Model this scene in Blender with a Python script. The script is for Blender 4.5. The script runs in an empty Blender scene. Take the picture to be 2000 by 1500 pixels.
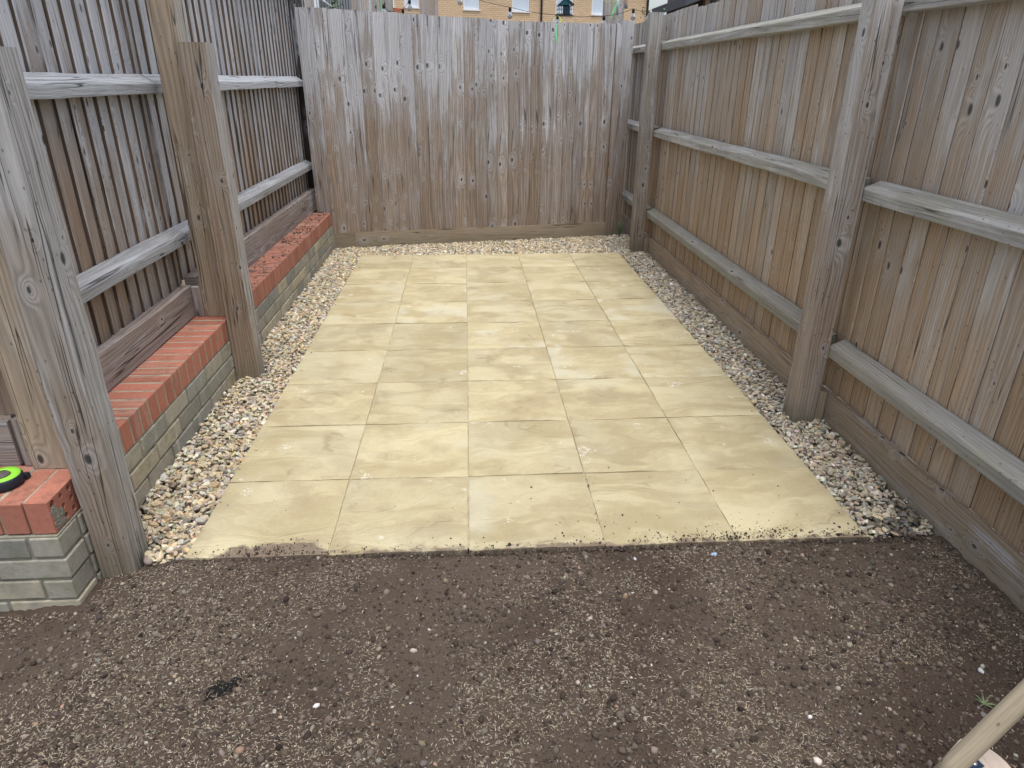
import bpy, bmesh, math, random
import numpy as np
from mathutils import Vector, Matrix
random.seed(7); rng = np.random.default_rng(11)
SC = bpy.context.scene
COL = SC.collection
# ------------------------------------------------------------------ camera, sky, sun, exposure
cd = bpy.data.cameras.new("Camera"); cam = bpy.data.objects.new("Camera", cd); COL.objects.link(cam)
RT = Vector((0.9979746, -0.0632168, 0.0070983)); DN = Vector((-0.0196597, -0.4126157, -0.9106930)); FW = Vector((0.0605000, 0.9087089, -0.4130228))
m = Matrix((RT, -DN, -FW)).transposed().to_4x4(); m.translation = Vector((0.91975, -1.76661, 1.39119))
cam.matrix_world = m
cd.sensor_width = 36.0; cd.lens = 36.0 * 1312.5 / 2000.0; cd.clip_start = 0.05; cd.clip_end = 2000
SC.camera = cam
SUN_EL, SUN_AZ = math.radians(77), math.radians(155)     # azimuth clockwise from +Y
w = bpy.data.worlds.new("World"); SC.world = w; w.use_nodes = True
nt = w.node_tree; bg = nt.nodes["Background"]
sky = nt.nodes.new("ShaderNodeTexSky"); sky.sky_type = 'NISHITA'; sky.sun_disc = False
sky.sun_elevation = SUN_EL; sky.sun_rotation = SUN_AZ; sky.dust_density = 4.0; sky.air_density = 1.0; sky.ozone_density = 1.0
hs = nt.nodes.new("ShaderNodeHueSaturation"); hs.inputs["Saturation"].default_value = 0.5
nt.links.new(sky.outputs[0], hs.inputs["Color"]); nt.links.new(hs.outputs[0], bg.inputs["Color"])
bg.inputs["Strength"].default_value = 0.15
sl = bpy.data.lights.new("Sun", 'SUN'); sl.energy = 1.1; sl.angle = math.radians(35); sl.color = (1.0, 0.98, 0.94)
so = bpy.data.objects.new("Sun", sl); COL.objects.link(so)
sd = Vector((math.sin(SUN_AZ) * math.cos(SUN_EL), math.cos(SUN_AZ) * math.cos(SUN_EL), math.sin(SUN_EL)))
so.rotation_euler = sd.to_track_quat('Z', 'Y').to_euler(); so.location = (0, -4, 8)
vs = SC.view_settings; vs.view_transform = 'Standard'; vs.look = 'None'; vs.exposure = 0.74; vs.gamma = 1.0
vs.use_curve_mapping = False

# ------------------------------------------------------------------ helpers
CAMP = Vector((0.91975, -1.76661, 1.39119))
def ray(u, v): return RT * ((u - 1000) / 1312.5) + DN * ((v - 750) / 1312.5) + FW
def gz(u, v, z):
    d = ray(u, v); return CAMP + d * ((z - CAMP.z) / d.z)
def gy(u, v, y):
    d = ray(u, v); return CAMP + d * ((y - CAMP.y) / d.y)
def gp(u, v, p, n):
    d = ray(u, v); n = Vector(n); return CAMP + d * ((Vector(p) - CAMP).dot(n) / d.dot(n))

def tag(o, label=None, cat=None, group=None, kind=None):
    if label: o['label'] = label
    if cat: o['category'] = cat
    if group: o['group'] = group
    if kind: o['kind'] = kind
    return o
def empty(name, loc=(0, 0, 0), label=None, cat=None, group=None, rz=0):
    o = bpy.data.objects.new(name, None); o.empty_display_size = .05; COL.objects.link(o)
    o.location = loc; o.rotation_euler = (0, 0, rz)
    return tag(o, label, cat, group)

class MB:
    """collects planks, boxes and tubes in world space; build() links them as ONE mesh object"""
    def __init__(s): s.v = []; s.f = []; s.uv = []; s.r = []; s.sm = []; s.mi = []; s.cm = 0
    def quadface(s, idx, uvs, smooth=False): s.f.append(idx); s.uv.extend(uvs); s.sm.append(smooth); s.mi.append(s.cm)
    def plank(s, A, B, ea, eb, sec, nseg=1, jit=0.0, uvo=None, rnd=None, edge=-1):
        A, B, ea, eb = Vector(A), Vector(B), Vector(ea), Vector(eb)
        L = (B - A).length; n = len(sec); b0 = len(s.v)
        if uvo is None: uvo = (random.uniform(-50, 50), random.uniform(-50, 50))
        if rnd is None: rnd = random.random()
        per = [0.0]
        for i in range(n):
            p, q = sec[i], sec[(i + 1) % n]; per.append(per[-1] + math.hypot(q[0] - p[0], q[1] - p[1]))
        wob = [(0, 0)] * n
        ph = [(random.uniform(0, 9), random.uniform(0, 9)) for _ in range(n)]
        for k in range(nseg + 1):
            t = k / nseg; c = A.lerp(B, t)
            for i, (a, b) in enumerate(sec):
                if jit:
                    a += jit * (math.sin(t * L * 7 + ph[i][0]) + .6 * math.sin(t * L * 23 + ph[i][1])) * .6 + random.uniform(-jit, jit) * .35
                    b += jit * math.sin(t * L * 5 + ph[i][1]) * .5
                s.v.append(c + ea * a + eb * b); s.r.append(rnd)
        for k in range(nseg):
            for i in range(n):
                j = (i + 1) % n; a = b0 + k * n + i; b = b0 + k * n + j
                v0, v1 = uvo[1] + L * k / nseg, uvo[1] + L * (k + 1) / nseg
                u0, u1 = uvo[0] + per[i], uvo[0] + per[i + 1]
                s.cm = 1 if i == edge else 0
                s.quadface([a, b, b + n, a + n], [(u0, v0), (u1, v0), (u1, v1), (u0, v1)])
        s.cm = 0
        s.quadface([b0 + i for i in range(n)][::-1], [(uvo[0] + sec[i][0], uvo[1] + 9 + sec[i][1] * .1) for i in range(n)][::-1])
        e = b0 + nseg * n
        s.quadface([e + i for i in range(n)], [(uvo[0] + sec[i][0], uvo[1] + 9 + sec[i][1] * .1) for i in range(n)])
    def box(s, lo, hi, rnd=None, axis='z', cham=0.0, nseg=1, jit=0.0, uvo=None):
        lo, hi = Vector(lo), Vector(hi); c = (lo + hi) / 2; d = hi - lo
        X, Y, Z = Vector((1, 0, 0)), Vector((0, 1, 0)), Vector((0, 0, 1))
        if axis == 'z': ea, eb, el, a, b, l = X, Y, Z, d.x / 2, d.y / 2, d.z / 2
        elif axis == 'y': ea, eb, el, a, b, l = Z, X, Y, d.z / 2, d.x / 2, d.y / 2
        else: ea, eb, el, a, b, l = Y, Z, X, d.y / 2, d.z / 2, d.x / 2
        if cham: h = cham; sec = [(-a + h, -b), (a - h, -b), (a, -b + h), (a, b - h), (a - h, b), (-a + h, b), (-a, b - h), (-a, -b + h)]
        else: sec = [(-a, -b), (a, -b), (a, b), (-a, b)]
        s.plank(c - el * l, c + el * l, ea, eb, sec, nseg, jit, uvo, rnd)
    def tube(s, pts, r, n=8, rnd=.5, cap=True):
        pts = [Vector(p) for p in pts]; b0 = len(s.v); L = 0
        rs = r if isinstance(r, (list, tuple)) else [r] * len(pts)
        up = Vector((0, 0, 1)); Ls = []
        for k, p in enumerate(pts):
            t = (pts[min(k + 1, len(pts) - 1)] - pts[max(k - 1, 0)]).normalized()
            if abs(t.dot(up)) > .95: up = Vector((1, 0, 0))
            a = t.cross(up).normalized(); b = a.cross(t)
            if k: L += (p - pts[k - 1]).length
            Ls.append(L)
            for i in range(n):
                q = 2 * math.pi * i / n; s.v.append(p + (a * math.cos(q) + b * math.sin(q)) * rs[k]); s.r.append(rnd)
        for k in range(len(pts) - 1):
            for i in range(n):
                j = (i + 1) % n; a = b0 + k * n + i; b = b0 + k * n + j; u0 = i / n * 6.28 * rs[0]; u1 = (i + 1) / n * 6.28 * rs[0]
                s.quadface([a, b, b + n, a + n], [(u0, Ls[k]), (u1, Ls[k]), (u1, Ls[k + 1]), (u0, Ls[k + 1])], True)
        if cap:
            s.quadface([b0 + i for i in range(n)][::-1], [(0, 0)] * n); e = b0 + (len(pts) - 1) * n
            s.quadface([e + i for i in range(n)], [(0, 0)] * n)
    def poly(s, pts, rnd=.5):
        b0 = len(s.v); s.v += [Vector(p) for p in pts]; s.r += [rnd] * len(pts)
        s.quadface(list(range(b0, b0 + len(pts))), [(p[0], p[1]) for p in pts])
    def build(s, name, mat, parent=None, bevel=0.0, bseg=1):
        me = bpy.data.meshes.new(name); inv = None
        if parent is not None:
            bpy.context.view_layer.update(); inv = parent.matrix_world.inverted()
        vv = [inv @ v for v in s.v] if inv is not None else s.v
        me.from_pydata([tuple(v) for v in vv], [], s.f)
        uvl = me.uv_layers.new(name="UVMap"); uvl.data.foreach_set("uv", np.array(s.uv, dtype=np.float32).ravel())
        at = me.attributes.new("rnd", 'FLOAT', 'POINT'); at.data.foreach_set("value", np.array(s.r, dtype=np.float32))
        me.polygons.foreach_set("use_smooth", s.sm); me.polygons.foreach_set("material_index", s.mi)
        for mt in (mat if isinstance(mat, (list, tuple)) else [mat]): me.materials.append(mt)
        me.update()
        o = bpy.data.objects.new(name, me); COL.objects.link(o)
        if parent is not None: o.parent = parent
        if bevel:
            b = o.modifiers.new("Bevel", 'BEVEL'); b.width = bevel; b.segments = bseg; b.limit_method = 'ANGLE'
        return o

# ------------------------------------------------------------------ materials
class NT:
    def __init__(s, name):
        s.m = bpy.data.materials.new(name); s.m.use_nodes = True; s.t = s.m.node_tree
        s.b = s.t.nodes["Principled BSDF"]; s.b.inputs["Specular IOR Level"].default_value = 0.25
    def n(s, t, **k):
        x = s.t.nodes.new(t)
        for a, b in k.items(): setattr(x, a, b)
        return x
    def set(s, sock, v):
        if isinstance(v, bpy.types.NodeSocket): s.t.links.new(v, sock)
        else:
            if isinstance(v, (tuple, list)) and len(v) == 3 and sock.type == 'RGBA': v = (*v, 1)
            sock.default_value = v
    def M(s, op, a, b=0.0, c=0.0, clamp=False):
        x = s.n("ShaderNodeMath", operation=op, use_clamp=clamp)
        s.set(x.inputs[0], a); s.set(x.inputs[1], b); s.set(x.inputs[2], c); return x.outputs[0]
    def mix(s, f, a, b, bt='MIX'):
        x = s.n("ShaderNodeMix", data_type='RGBA', blend_type=bt); s.set(x.inputs[0], f); s.set(x.inputs[6], a); s.set(x.inputs[7], b); return x.outputs[2]
    def vec(s, x, y, z=0.0):
        c = s.n("ShaderNodeCombineXYZ"); s.set(c.inputs[0], x); s.set(c.inputs[1], y); s.set(c.inputs[2], z); return c.outputs[0]
    def sep(s, v):
        c = s.n("ShaderNodeSeparateXYZ"); s.set(c.inputs[0], v); return c.outputs
    def noise(s, v, sc, det=3.0, rough=.55, col=False, dim='3D'):
        x = s.n("ShaderNodeTexNoise", noise_dimensions=dim); s.set(x.inputs["Vector"], v); x.inputs["Scale"].default_value = sc
        x.inputs["Detail"].default_value = det; x.inputs["Roughness"].default_value = rough
        return x.outputs[1 if col else 0]
    def ramp(s, v, lo, hi, a=0.0, b=1.0, smooth=True):
        x = s.n("ShaderNodeMapRange", interpolation_type='SMOOTHSTEP' if smooth else 'LINEAR')
        s.set(x.inputs[0], v); s.set(x.inputs[1], lo); s.set(x.inputs[2], hi); s.set(x.inputs[3], a); s.set(x.inputs[4], b); return x.outputs[0]
    def attr(s, name, col=False):
        x = s.n("ShaderNodeAttribute", attribute_name=name); return x.outputs[0 if col else 2]
    def geo(s): return s.n("ShaderNodeNewGeometry").outputs["Position"]
    def obj(s): return s.n("ShaderNodeTexCoord").outputs["Object"]
    def uv(s): return s.n("ShaderNodeUVMap", uv_map="UVMap").outputs[0]
    def bump(s, h, dist=.001, st=1.0):
        x = s.n("ShaderNodeBump"); x.inputs["Distance"].default_value = dist; x.inputs["Strength"].default_value = st
        s.set(x.inputs["Height"], h); s.set(s.b.inputs["Normal"], x.outputs[0])
    def done(s, c, rough=.85): s.set(s.b.inputs["Base Color"], c); s.set(s.b.inputs["Roughness"], rough); return s.m

def wood(name, brown, grey, z0=.9, zr=1.6, bias=0.0, cracks=.5, green=0.0, knots=.45, vary=.5, dark=1.0, foot=0.0, pale=(.50, .51, .54), halo_s=.35, side=0.0, rings=.30):
    k = NT(name); uv = k.uv(); U, V, _ = k.sep(uv); rnd = k.attr("rnd"); P = k.sep(k.geo())
    vv = k.vec(U, k.M('MULTIPLY', V, .5))
    warp = k.noise(k.vec(U, k.M('MULTIPLY', V, .6)), 9, 2)
    vo = k.n("ShaderNodeTexVoronoi", voronoi_dimensions='2D', feature='F1'); k.set(vo.inputs["Vector"], k.vec(k.M('ADD', U, k.M('MULTIPLY', warp, .012)), k.M('MULTIPLY', V, .55)))
    vo.inputs["Scale"].default_value = 9.5; vo.inputs["Randomness"].default_value = 1.0
    cr, cg, cb = k.sep(vo.outputs["Color"]); d = k.M('DIVIDE', vo.outputs["Distance"], 9.5)
    sel = k.ramp(cr, 1 - knots, 1 - knots + .02)
    r = k.M('MULTIPLY_ADD', k.M('MULTIPLY', cg, cg), .0095, .0034)
    q = k.M('DIVIDE', d, r)
    km = k.M('MULTIPLY', sel, k.ramp(q, 1.05, .55))
    halo = k.M('MULTIPLY', sel, k.M('POWER', 2.718, k.M('MULTIPLY', -.13, k.M('MULTIPLY', q, q))))
    g1 = k.noise(k.vec(k.M('MULTIPLY', U, 7), k.M('MULTIPLY', V, .45)), 1, 2)
    g2 = k.noise(k.vec(k.M('MULTIPLY', U, 40), k.M('MULTIPLY', V, 2.2)), 1, 3)
    gv = k.M('ADD', k.M('MULTIPLY', U, 55), k.M('ADD', k.M('MULTIPLY', g1, 11), k.M('ADD', k.M('MULTIPLY', halo, 3.6), k.M('MULTIPLY', g2, .9))))
    ring = k.M('MULTIPLY_ADD', k.M('SINE', k.M('MULTIPLY', gv, 6.283)), .5, .5)
    ring = k.M('MULTIPLY', ring, k.M('ADD', .25, g1))
    fib = k.noise(k.vec(k.M('MULTIPLY', U, 260), k.M('MULTIPLY', V, 7)), 1, 4, .65)
    str1 = k.noise(k.vec(k.M('MULTIPLY', U, 24), k.M('MULTIPLY', V, 1.1)), 1, 4, .6)
    blot = k.noise(k.vec(k.M('MULTIPLY', U, 5), k.M('MULTIPLY', V, 2.6)), 1, 4, .6)
    hz = k.M('DIVIDE', k.M('SUBTRACT', P[2], z0), zr)
    wz = k.M('ADD', k.M('ADD', hz, bias), k.M('ADD', k.M('MULTIPLY', k.M('SUBTRACT', str1, .5), 2.2), k.M('ADD', k.M('MULTIPLY', k.M('SUBTRACT', rnd, .5), vary), k.M('MULTIPLY', k.M('SUBTRACT', blot, .5), 1.6))))
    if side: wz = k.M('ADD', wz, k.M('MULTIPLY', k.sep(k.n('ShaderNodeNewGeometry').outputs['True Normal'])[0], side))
    wz = k.M('ADD', wz, .5, clamp=True)
    c = k.mix(wz, brown, grey)
    c = k.mix(k.M('MULTIPLY', k.ramp(wz, .75, 1.0), .6), c, pale)
    c = k.mix(k.M('MULTIPLY', halo, halo_s), c, pale)
    rb = k.M('FRACT', k.M('MULTIPLY', rnd, 7.31))
    tone = k.M('MULTIPLY', k.M('MULTIPLY_ADD', rb, .26, .87), k.M('MULTIPLY', k.M('MULTIPLY_ADD', fib, .95, .52), k.M('MULTIPLY_ADD', ring, -rings, 1.0 + rings * .27)))
    tone = k.M('MULTIPLY', tone, k.M('MULTIPLY_ADD', km, -.78, 1.0))
    n3 = k.noise(k.vec(k.M('MULTIPLY', U, 22), k.M('MULTIPLY', V, .55)), 1, 2)
    n4 = k.noise(k.vec(k.M('MULTIPLY', U, 9), k.M('MULTIPLY', V, 1.5)), 1, 1)
    ck = k.M('MULTIPLY', k.ramp(k.M('ABSOLUTE', k.M('SUBTRACT', n3, .5)), .012, .002), k.ramp(n4, .62 - cracks * .25, .70 - cracks * .22))
    tone = k.M('MULTIPLY', tone, k.M('MULTIPLY_ADD', ck, -.75, 1.0))
    tone = k.M('MULTIPLY', tone, dark)
    # small nail-sized flecks
    v2 = k.n("ShaderNodeTexVoronoi", voronoi_dimensions='2D'); k.set(v2.inputs["Vector"], k.vec(U, k.M('MULTIPLY', V, .6))); v2.inputs["Scale"].default_value = 42
    fl = k.M('MULTIPLY', k.ramp(v2.outputs["Distance"], .16, .06), k.ramp(k.sep(v2.outputs["Color"])[0], .86, .9))
    tone = k.M('MULTIPLY', tone, k.M('MULTIPLY_ADD', fl, -.5, 1.0))
    sc = k.n("ShaderNodeVectorMath", operation='SCALE'); k.set(sc.inputs[0], c); k.set(sc.inputs[3], tone); c = sc.outputs[0]
    if green or foot:
        gn = k.noise(k.geo(), 6, 5)
        if green:
            N = k.sep(k.n("ShaderNodeNewGeometry").outputs["Normal"])
            c = k.mix(k.M('MULTIPLY', k.ramp(gn, .50, .72), green), c, (.26, .30, .14))
        if foot:
            c = k.mix(k.M('MULTIPLY', k.ramp(k.M('ADD', P[2], k.M('MULTIPLY', gn, .12)), .20, .02), foot), c, (.12, .12, .08))
    h = k.M('ADD', k.M('ADD', k.M('MULTIPLY', fib, .6), k.M('MULTIPLY', ring, .25)), k.M('ADD', k.M('MULTIPLY', ck, -1.6), k.M('MULTIPLY', km, -.5)))
    k.bump(h, .0016, .8)
    return k.done(c, k.M('MULTIPLY_ADD', fib, .15, .78))

W_BACK = wood("back fence timber", (.285, .22, .17), (.36, .345, .345), z0=.95, zr=1.5, bias=-.02, knots=.62, green=.04, foot=.45, pale=(.53, .545, .585), halo_s=.4, rings=.5)
W_BACKG = wood("back kick board timber", (.29, .23, .165), (.33, .285, .23), z0=.6, zr=3, bias=0, knots=.3, foot=.4, green=.05)
W_RIGHT = wood("right fence boards timber", (.37, .27, .18), (.405, .37, .33), z0=1.0, zr=1.5, bias=-.05, knots=.32, cracks=.12, vary=.75, pale=(.49, .48, .475), halo_s=.3, rings=.34)
W_RAILR = wood("pale rail timber", (.28, .265, .23), (.34, .335, .315), z0=.8, zr=3, bias=.05, knots=.35, green=.3, cracks=.5, pale=(.47, .47, .465), rings=.28)
W_POSTR = wood("right post timber", (.275, .215, .17), (.335, .315, .295), z0=1.0, zr=2.2, bias=-.05, knots=.55, cracks=.6, foot=.8, green=.08, pale=(.44, .435, .44), rings=.4)
W_GRAVR = wood("right kick board timber", (.33, .25, .175), (.365, .30, .23), z0=.3, zr=4, knots=.4, cracks=.5, foot=.3, rings=.4)
W_LEFT = wood("left fence boards timber", (.28, .21, .16), (.365, .36, .365), z0=.85, zr=1.0, bias=.08, knots=.5, cracks=.4, vary=1.0, pale=(.50, .52, .575), rings=.42)
W_RAILL = wood("blue grey rail timber", (.29, .29, .29), (.35, .365, .395), z0=.7, zr=2, bias=.2, knots=.45, cracks=.6, rings=.34, pale=(.43, .45, .48))
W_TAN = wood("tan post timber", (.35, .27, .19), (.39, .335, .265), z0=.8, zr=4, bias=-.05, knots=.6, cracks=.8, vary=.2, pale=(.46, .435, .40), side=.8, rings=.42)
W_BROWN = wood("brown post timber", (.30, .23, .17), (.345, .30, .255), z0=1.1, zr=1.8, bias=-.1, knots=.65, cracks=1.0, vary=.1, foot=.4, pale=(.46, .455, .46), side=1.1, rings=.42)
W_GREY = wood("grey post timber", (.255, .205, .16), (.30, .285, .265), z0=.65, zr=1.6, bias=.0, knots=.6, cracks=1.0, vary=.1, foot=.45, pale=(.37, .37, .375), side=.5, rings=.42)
W_GRAVL = wood("purple grey kick board timber", (.27, .215, .19), (.31, .28, .265), z0=.4, zr=3, knots=.4, cracks=.6, rings=.45)
W_SLOTSHADE = wood("almost black slot shade timber", (.045, .037, .032), (.07, .06, .055), z0=1, zr=4, knots=.2)  # near-black colour stands for the shade in the left fence corner slot
W_EDGE = wood("brown unweathered board edge", (.15, .095, .062), (.17, .13, .10), z0=1.2, zr=3, knots=.1)
W_EDGEL = wood("dark brown board edge", (.13, .085, .06), (.16, .125, .10), z0=1.2, zr=3, knots=.1)
W_FAR = wood("far post timber", (.34, .28, .23), (.44, .42, .40), z0=1.8, zr=3, knots=.4)
W_HANDLE = wood("broom handle timber", (.31, .26, .185), (.33, .285, .21), z0=0, zr=9, knots=.0, cracks=0, vary=0, rings=.12)
W_HEAD = wood("broom head timber", (.52, .43, .36), (.54, .46, .39), z0=0, zr=9, knots=0, cracks=.2, vary=0, rings=.1)

def simple(name, col, rough=.6, metal=0.0, var=.12, sc=40.0, bumpd=0.0, trans=0.0):
    k = NT(name); n = k.noise(k.obj(), sc, 4)
    c = k.mix(n, tuple(x * (1 - var) for x in col), tuple(min(1, x * (1 + var)) for x in col))
    k.b.inputs["Metallic"].default_value = metal
    if trans: k.b.inputs["Transmission Weight"].default_value = trans; k.b.inputs["IOR"].default_value = 1.3
    if bumpd: k.bump(n, bumpd)
    return k.done(c, rough)

def brickmat(name, ca, cb, stain, st_amt, moss=0.0, dust=(.5, .4, .33), dirt=0.0):
    k = NT(name); rnd = k.attr("rnd"); P = k.geo(); px = k.sep(P)
    n1 = k.noise(P, 9, 5, .6); n2 = k.noise(P, 60, 5, .65); n3 = k.noise(k.vec(k.M('MULTIPLY', px[0], 1.0), k.M('MULTIPLY', px[1], 22), k.M('MULTIPLY', px[2], 2.5)), 1, 3)
    c = k.mix(rnd, ca, cb)
    c = k.mix(k.M('MULTIPLY', k.ramp(n1, .42, .68), st_amt), c, stain)
    c = k.mix(k.M('MULTIPLY', k.ramp(n3, .55, .75), st_amt * .8), c, dust)
    if moss: c = k.mix(k.M('MULTIPLY', k.ramp(n1, .5, .35), moss), c, (.16, .17, .10))
    if dirt:
        nz = k.sep(k.n("ShaderNodeNewGeometry").outputs["Normal"])[2]
        n5 = k.noise(P, 28, 6, .7); n6 = k.noise(P, 3.5, 2)
        c = k.mix(k.M('MULTIPLY', k.M('MULTIPLY', k.ramp(n5, .50, .58), k.ramp(n6, .36, .52)), k.M('MULTIPLY', k.ramp(nz, .5, .9), dirt)), c, (.07, .055, .04))
    tone = k.M('MULTIPLY', k.M('MULTIPLY_ADD', n2, .5, .75), k.M('MULTIPLY_ADD', k.M('FRACT', k.M('MULTIPLY', rnd, 5.7)), .24, .88))
    s = k.n("ShaderNodeVectorMath", operation='SCALE'); k.set(s.inputs[0], c); k.set(s.inputs[3], tone)
    k.bump(k.M('ADD', n2, k.noise(P, 260, 3)), .0014, .8)
    return k.done(s.outputs[0], .9)
B_RED = brickmat("red coping brick", (.40, .165, .115), (.34, .13, .09), (.36, .175, .12), .4, dirt=.3)
B_REDD = brickmat("soiled red coping brick", (.36, .15, .105), (.31, .13, .095), (.29, .14, .10), .5, dirt=1.0)
B_REDJ = brickmat("soiled coping joint", (.24, .17, .13), (.2, .13, .10), (.12, .09, .07), .8)
B_BUFF = brickmat("weathered buff brick", (.47, .415, .30), (.235, .24, .23), (.22, .21, .175), .7, moss=.45, dust=(.50, .485, .40))
MORT = brickmat("mortar", (.46, .405, .31), (.40, .35, .27), (.17, .16, .13), .8, moss=.3)
MORTD = brickmat("recessed dark mortar", (.24, .23, .185), (.2, .19, .15), (.10, .10, .075), .8, moss=.3)

# slabs
def slabmat():
    k = NT("riven sandstone slab"); P = k.geo(); x, y, z = k.sep(P); rnd = k.attr("rnd")
    off = k.M('MULTIPLY', rnd, 37.0)
    px = k.vec(k.M('ADD', x, off), y, off)
    wv = k.noise(k.vec(k.M('MULTIPLY', x, 1.4), k.M('MULTIPLY', y, 3.0), off), 1.6, 3, .5)
    ys = k.M('ADD', k.M('MULTIPLY', y, 7), k.M('MULTIPLY', wv, 4.2))
    st = k.noise(k.vec(k.M('MULTIPLY', x, 2.1), ys, off), 1, 5, .62)
    n2 = k.noise(px, 5.5, 4, .55); n3 = k.noise(px, 130, 4, .7)
    r1 = k.M('FRACT', k.M('MULTIPLY', rnd, 3.7)); r2 = k.M('FRACT', k.M('MULTIPLY', rnd, 9.1))
    c = k.mix(k.ramp(st, .33, .66), (.355, .30, .175), (.475, .42, .268))
    c = k.mix(k.M('MULTIPLY', k.ramp(n2, .44, .68), k.M('MULTIPLY_ADD', r2, .65, .35)), c, (.335, .28, .17))
    c = k.mix(k.M('MULTIPLY', k.ramp(k.noise(px, 3.1, 3), .47, .62), k.ramp(r1, .4, 1.0, .15, .6)), c, (.50, .485, .38))
    # brown veins along the riven ridges
    v = k.M('ABSOLUTE', k.M('SUBTRACT', k.noise(k.vec(k.M('MULTIPLY', x, 1.6), k.M('MULTIPLY', ys, .42), off), 1, 3, .5), .5))
    vm = k.M('MULTIPLY', k.ramp(v, .014, .002), k.ramp(n2, .5, .62))
    c = k.mix(k.M('MULTIPLY', vm, .55), c, (.27, .21, .12))
    # white scuffs
    ws = k.M('MULTIPLY', k.ramp(k.noise(px, 7.5, 2), .665, .72), k.ramp(k.noise(px, 60, 5, .75), .5, .56))
    c = k.mix(k.M('MULTIPLY', ws, .6), c, (.66, .655, .60))
    # speckled dirt
    sp = k.M('MULTIPLY', k.ramp(k.noise(px, 95, 3, .7), .60, .68), k.ramp(k.noise(px, 3.4, 2), .50, .66))
    c = k.mix(k.M('MULTIPLY', sp, .45), c, (.24, .19, .12))
    # soil brushed along the front edge
    dn = k.noise(k.vec(k.M('MULTIPLY', x, 14), k.M('MULTIPLY', y, 30), 0), 1, 6, .72)
    lo = k.noise(k.vec(x, 0, 3.3), 2.4, 2)
    lim = k.M('ADD', k.M('MULTIPLY', lo, .065), k.M('MULTIPLY', k.M('SUBTRACT', dn, .5), .14))
    corner = k.M('MULTIPLY', k.ramp(x, .06, .16), k.ramp(x, .48, .36))
    lim = k.M('ADD', lim, k.M('MULTIPLY', corner, .052))
    dm = k.ramp(k.M('SUBTRACT', lim, y), .005, .03)
    c = k.mix(k.M('MULTIPLY', dm, .85), c, (.13, .095, .075))
    s = k.n("ShaderNodeVectorMath", operation='SCALE'); k.set(s.inputs[0], c); k.set(s.inputs[3], k.M('MULTIPLY', k.M('MULTIPLY_ADD', n3, .30, .86), k.M('MULTIPLY_ADD', k.M('FRACT', k.M('MULTIPLY', rnd, 17.3)), .16, .93)))
    k.bump(k.M('ADD', k.M('MULTIPLY', st, 1.6), k.M('ADD', k.M('MULTIPLY', n3, .22), k.M('MULTIPLY', k.ramp(v, .03, 0), -.35))), .006, .8)
    return k.done(s.outputs[0], .75)
M_SLAB = slabmat()

def soilmat():
    k = NT("dark garden soil"); P = k.geo(); n = k.noise(P, 1.6, 4); n2 = k.noise(P, 45, 6, .7); n3 = k.noise(P, 240, 4, .7)
    c = k.mix(k.ramp(n, .35, .65), (.064, .045, .034), (.092, .069, .052))
    c = k.mix(k.ramp(n2, .56, .72), c, (.16, .125, .10))
    s = k.n("ShaderNodeVectorMath", operation='SCALE'); k.set(s.inputs[0], c); k.set(s.inputs[3], k.M('MULTIPLY_ADD', n3, .9, .5))
    k.bump(k.M('ADD', n2, k.M('MULTIPLY', n3, .6)), .006, 1.0)
    return k.done(s.outputs[0], .97)
M_SOIL = soilmat()
M_EARTH = simple("plain earth", (.14, .115, .085), .95, var=.3, sc=3, bumpd=.01)
M_BED = simple("gravel bed sand", (.16, .135, .11), .95, var=.4, sc=60, bumpd=.004)
def vcolmat(name, rough, bumpsc=0):
    k = NT(name); c = k.attr("Col", True)
    n = k.noise(k.geo(), bumpsc or 100, 4, .6)
    s = k.n("ShaderNodeVectorMath", operation='SCALE'); k.set(s.inputs[0], c); k.set(s.inputs[3], k.M('MULTIPLY_ADD', n, .6, .7))
    k.bump(n, .0012, .7); return k.done(s.outputs[0], rough)
M_PEB = vcolmat("mixed pebbles", .75, 170); M_CLOD = vcolmat("soil crumbs", .97, 300); M_SEED = vcolmat("dry seed", .7, 500)

# ------------------------------------------------------------------ ground
def patch_grid(name, x0, x1, y0, y1, step, hf, mat):
    nx = int((x1 - x0) / step) + 1; ny = int((y1 - y0) / step) + 1
    X, Y = np.meshgrid(np.linspace(x0, x1, nx), np.linspace(y0, y1, ny)); Z = hf(X, Y)
    co = np.stack([X, Y, Z], -1).reshape(-1, 3)
    i = np.arange(nx * ny).reshape(ny, nx); F = np.stack([i[:-1, :-1], i[:-1, 1:], i[1:, 1:], i[1:, :-1]], -1).reshape(-1, 4)
    return npmesh(name, co, F, mat)
def npmesh(name, co, F, mat, col=None, smooth=True):
    me = bpy.data.meshes.new(name); nv, nf, k = len(co), len(F), F.shape[1]
    me.vertices.add(nv); me.vertices.foreach_set("co", co.astype(np.float32).ravel())
    me.loops.add(nf * k); me.loops.foreach_set("vertex_index", F.astype(np.int32).ravel())
    me.polygons.add(nf); me.polygons.foreach_set("loop_start", np.arange(0, nf * k, k, dtype=np.int32))
    me.polygons.foreach_set("use_smooth", np.full(nf, smooth))
    if col is not None:
        a = me.attributes.new("Col", 'FLOAT_COLOR', 'POINT'); a.data.foreach_set("color", np.c_[col, np.ones(len(col))].astype(np.float32).ravel())
    me.update(calc_edges=True); me.materials.append(mat)
    o = bpy.data.objects.new(name, me); COL.objects.link(o); return o
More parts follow.
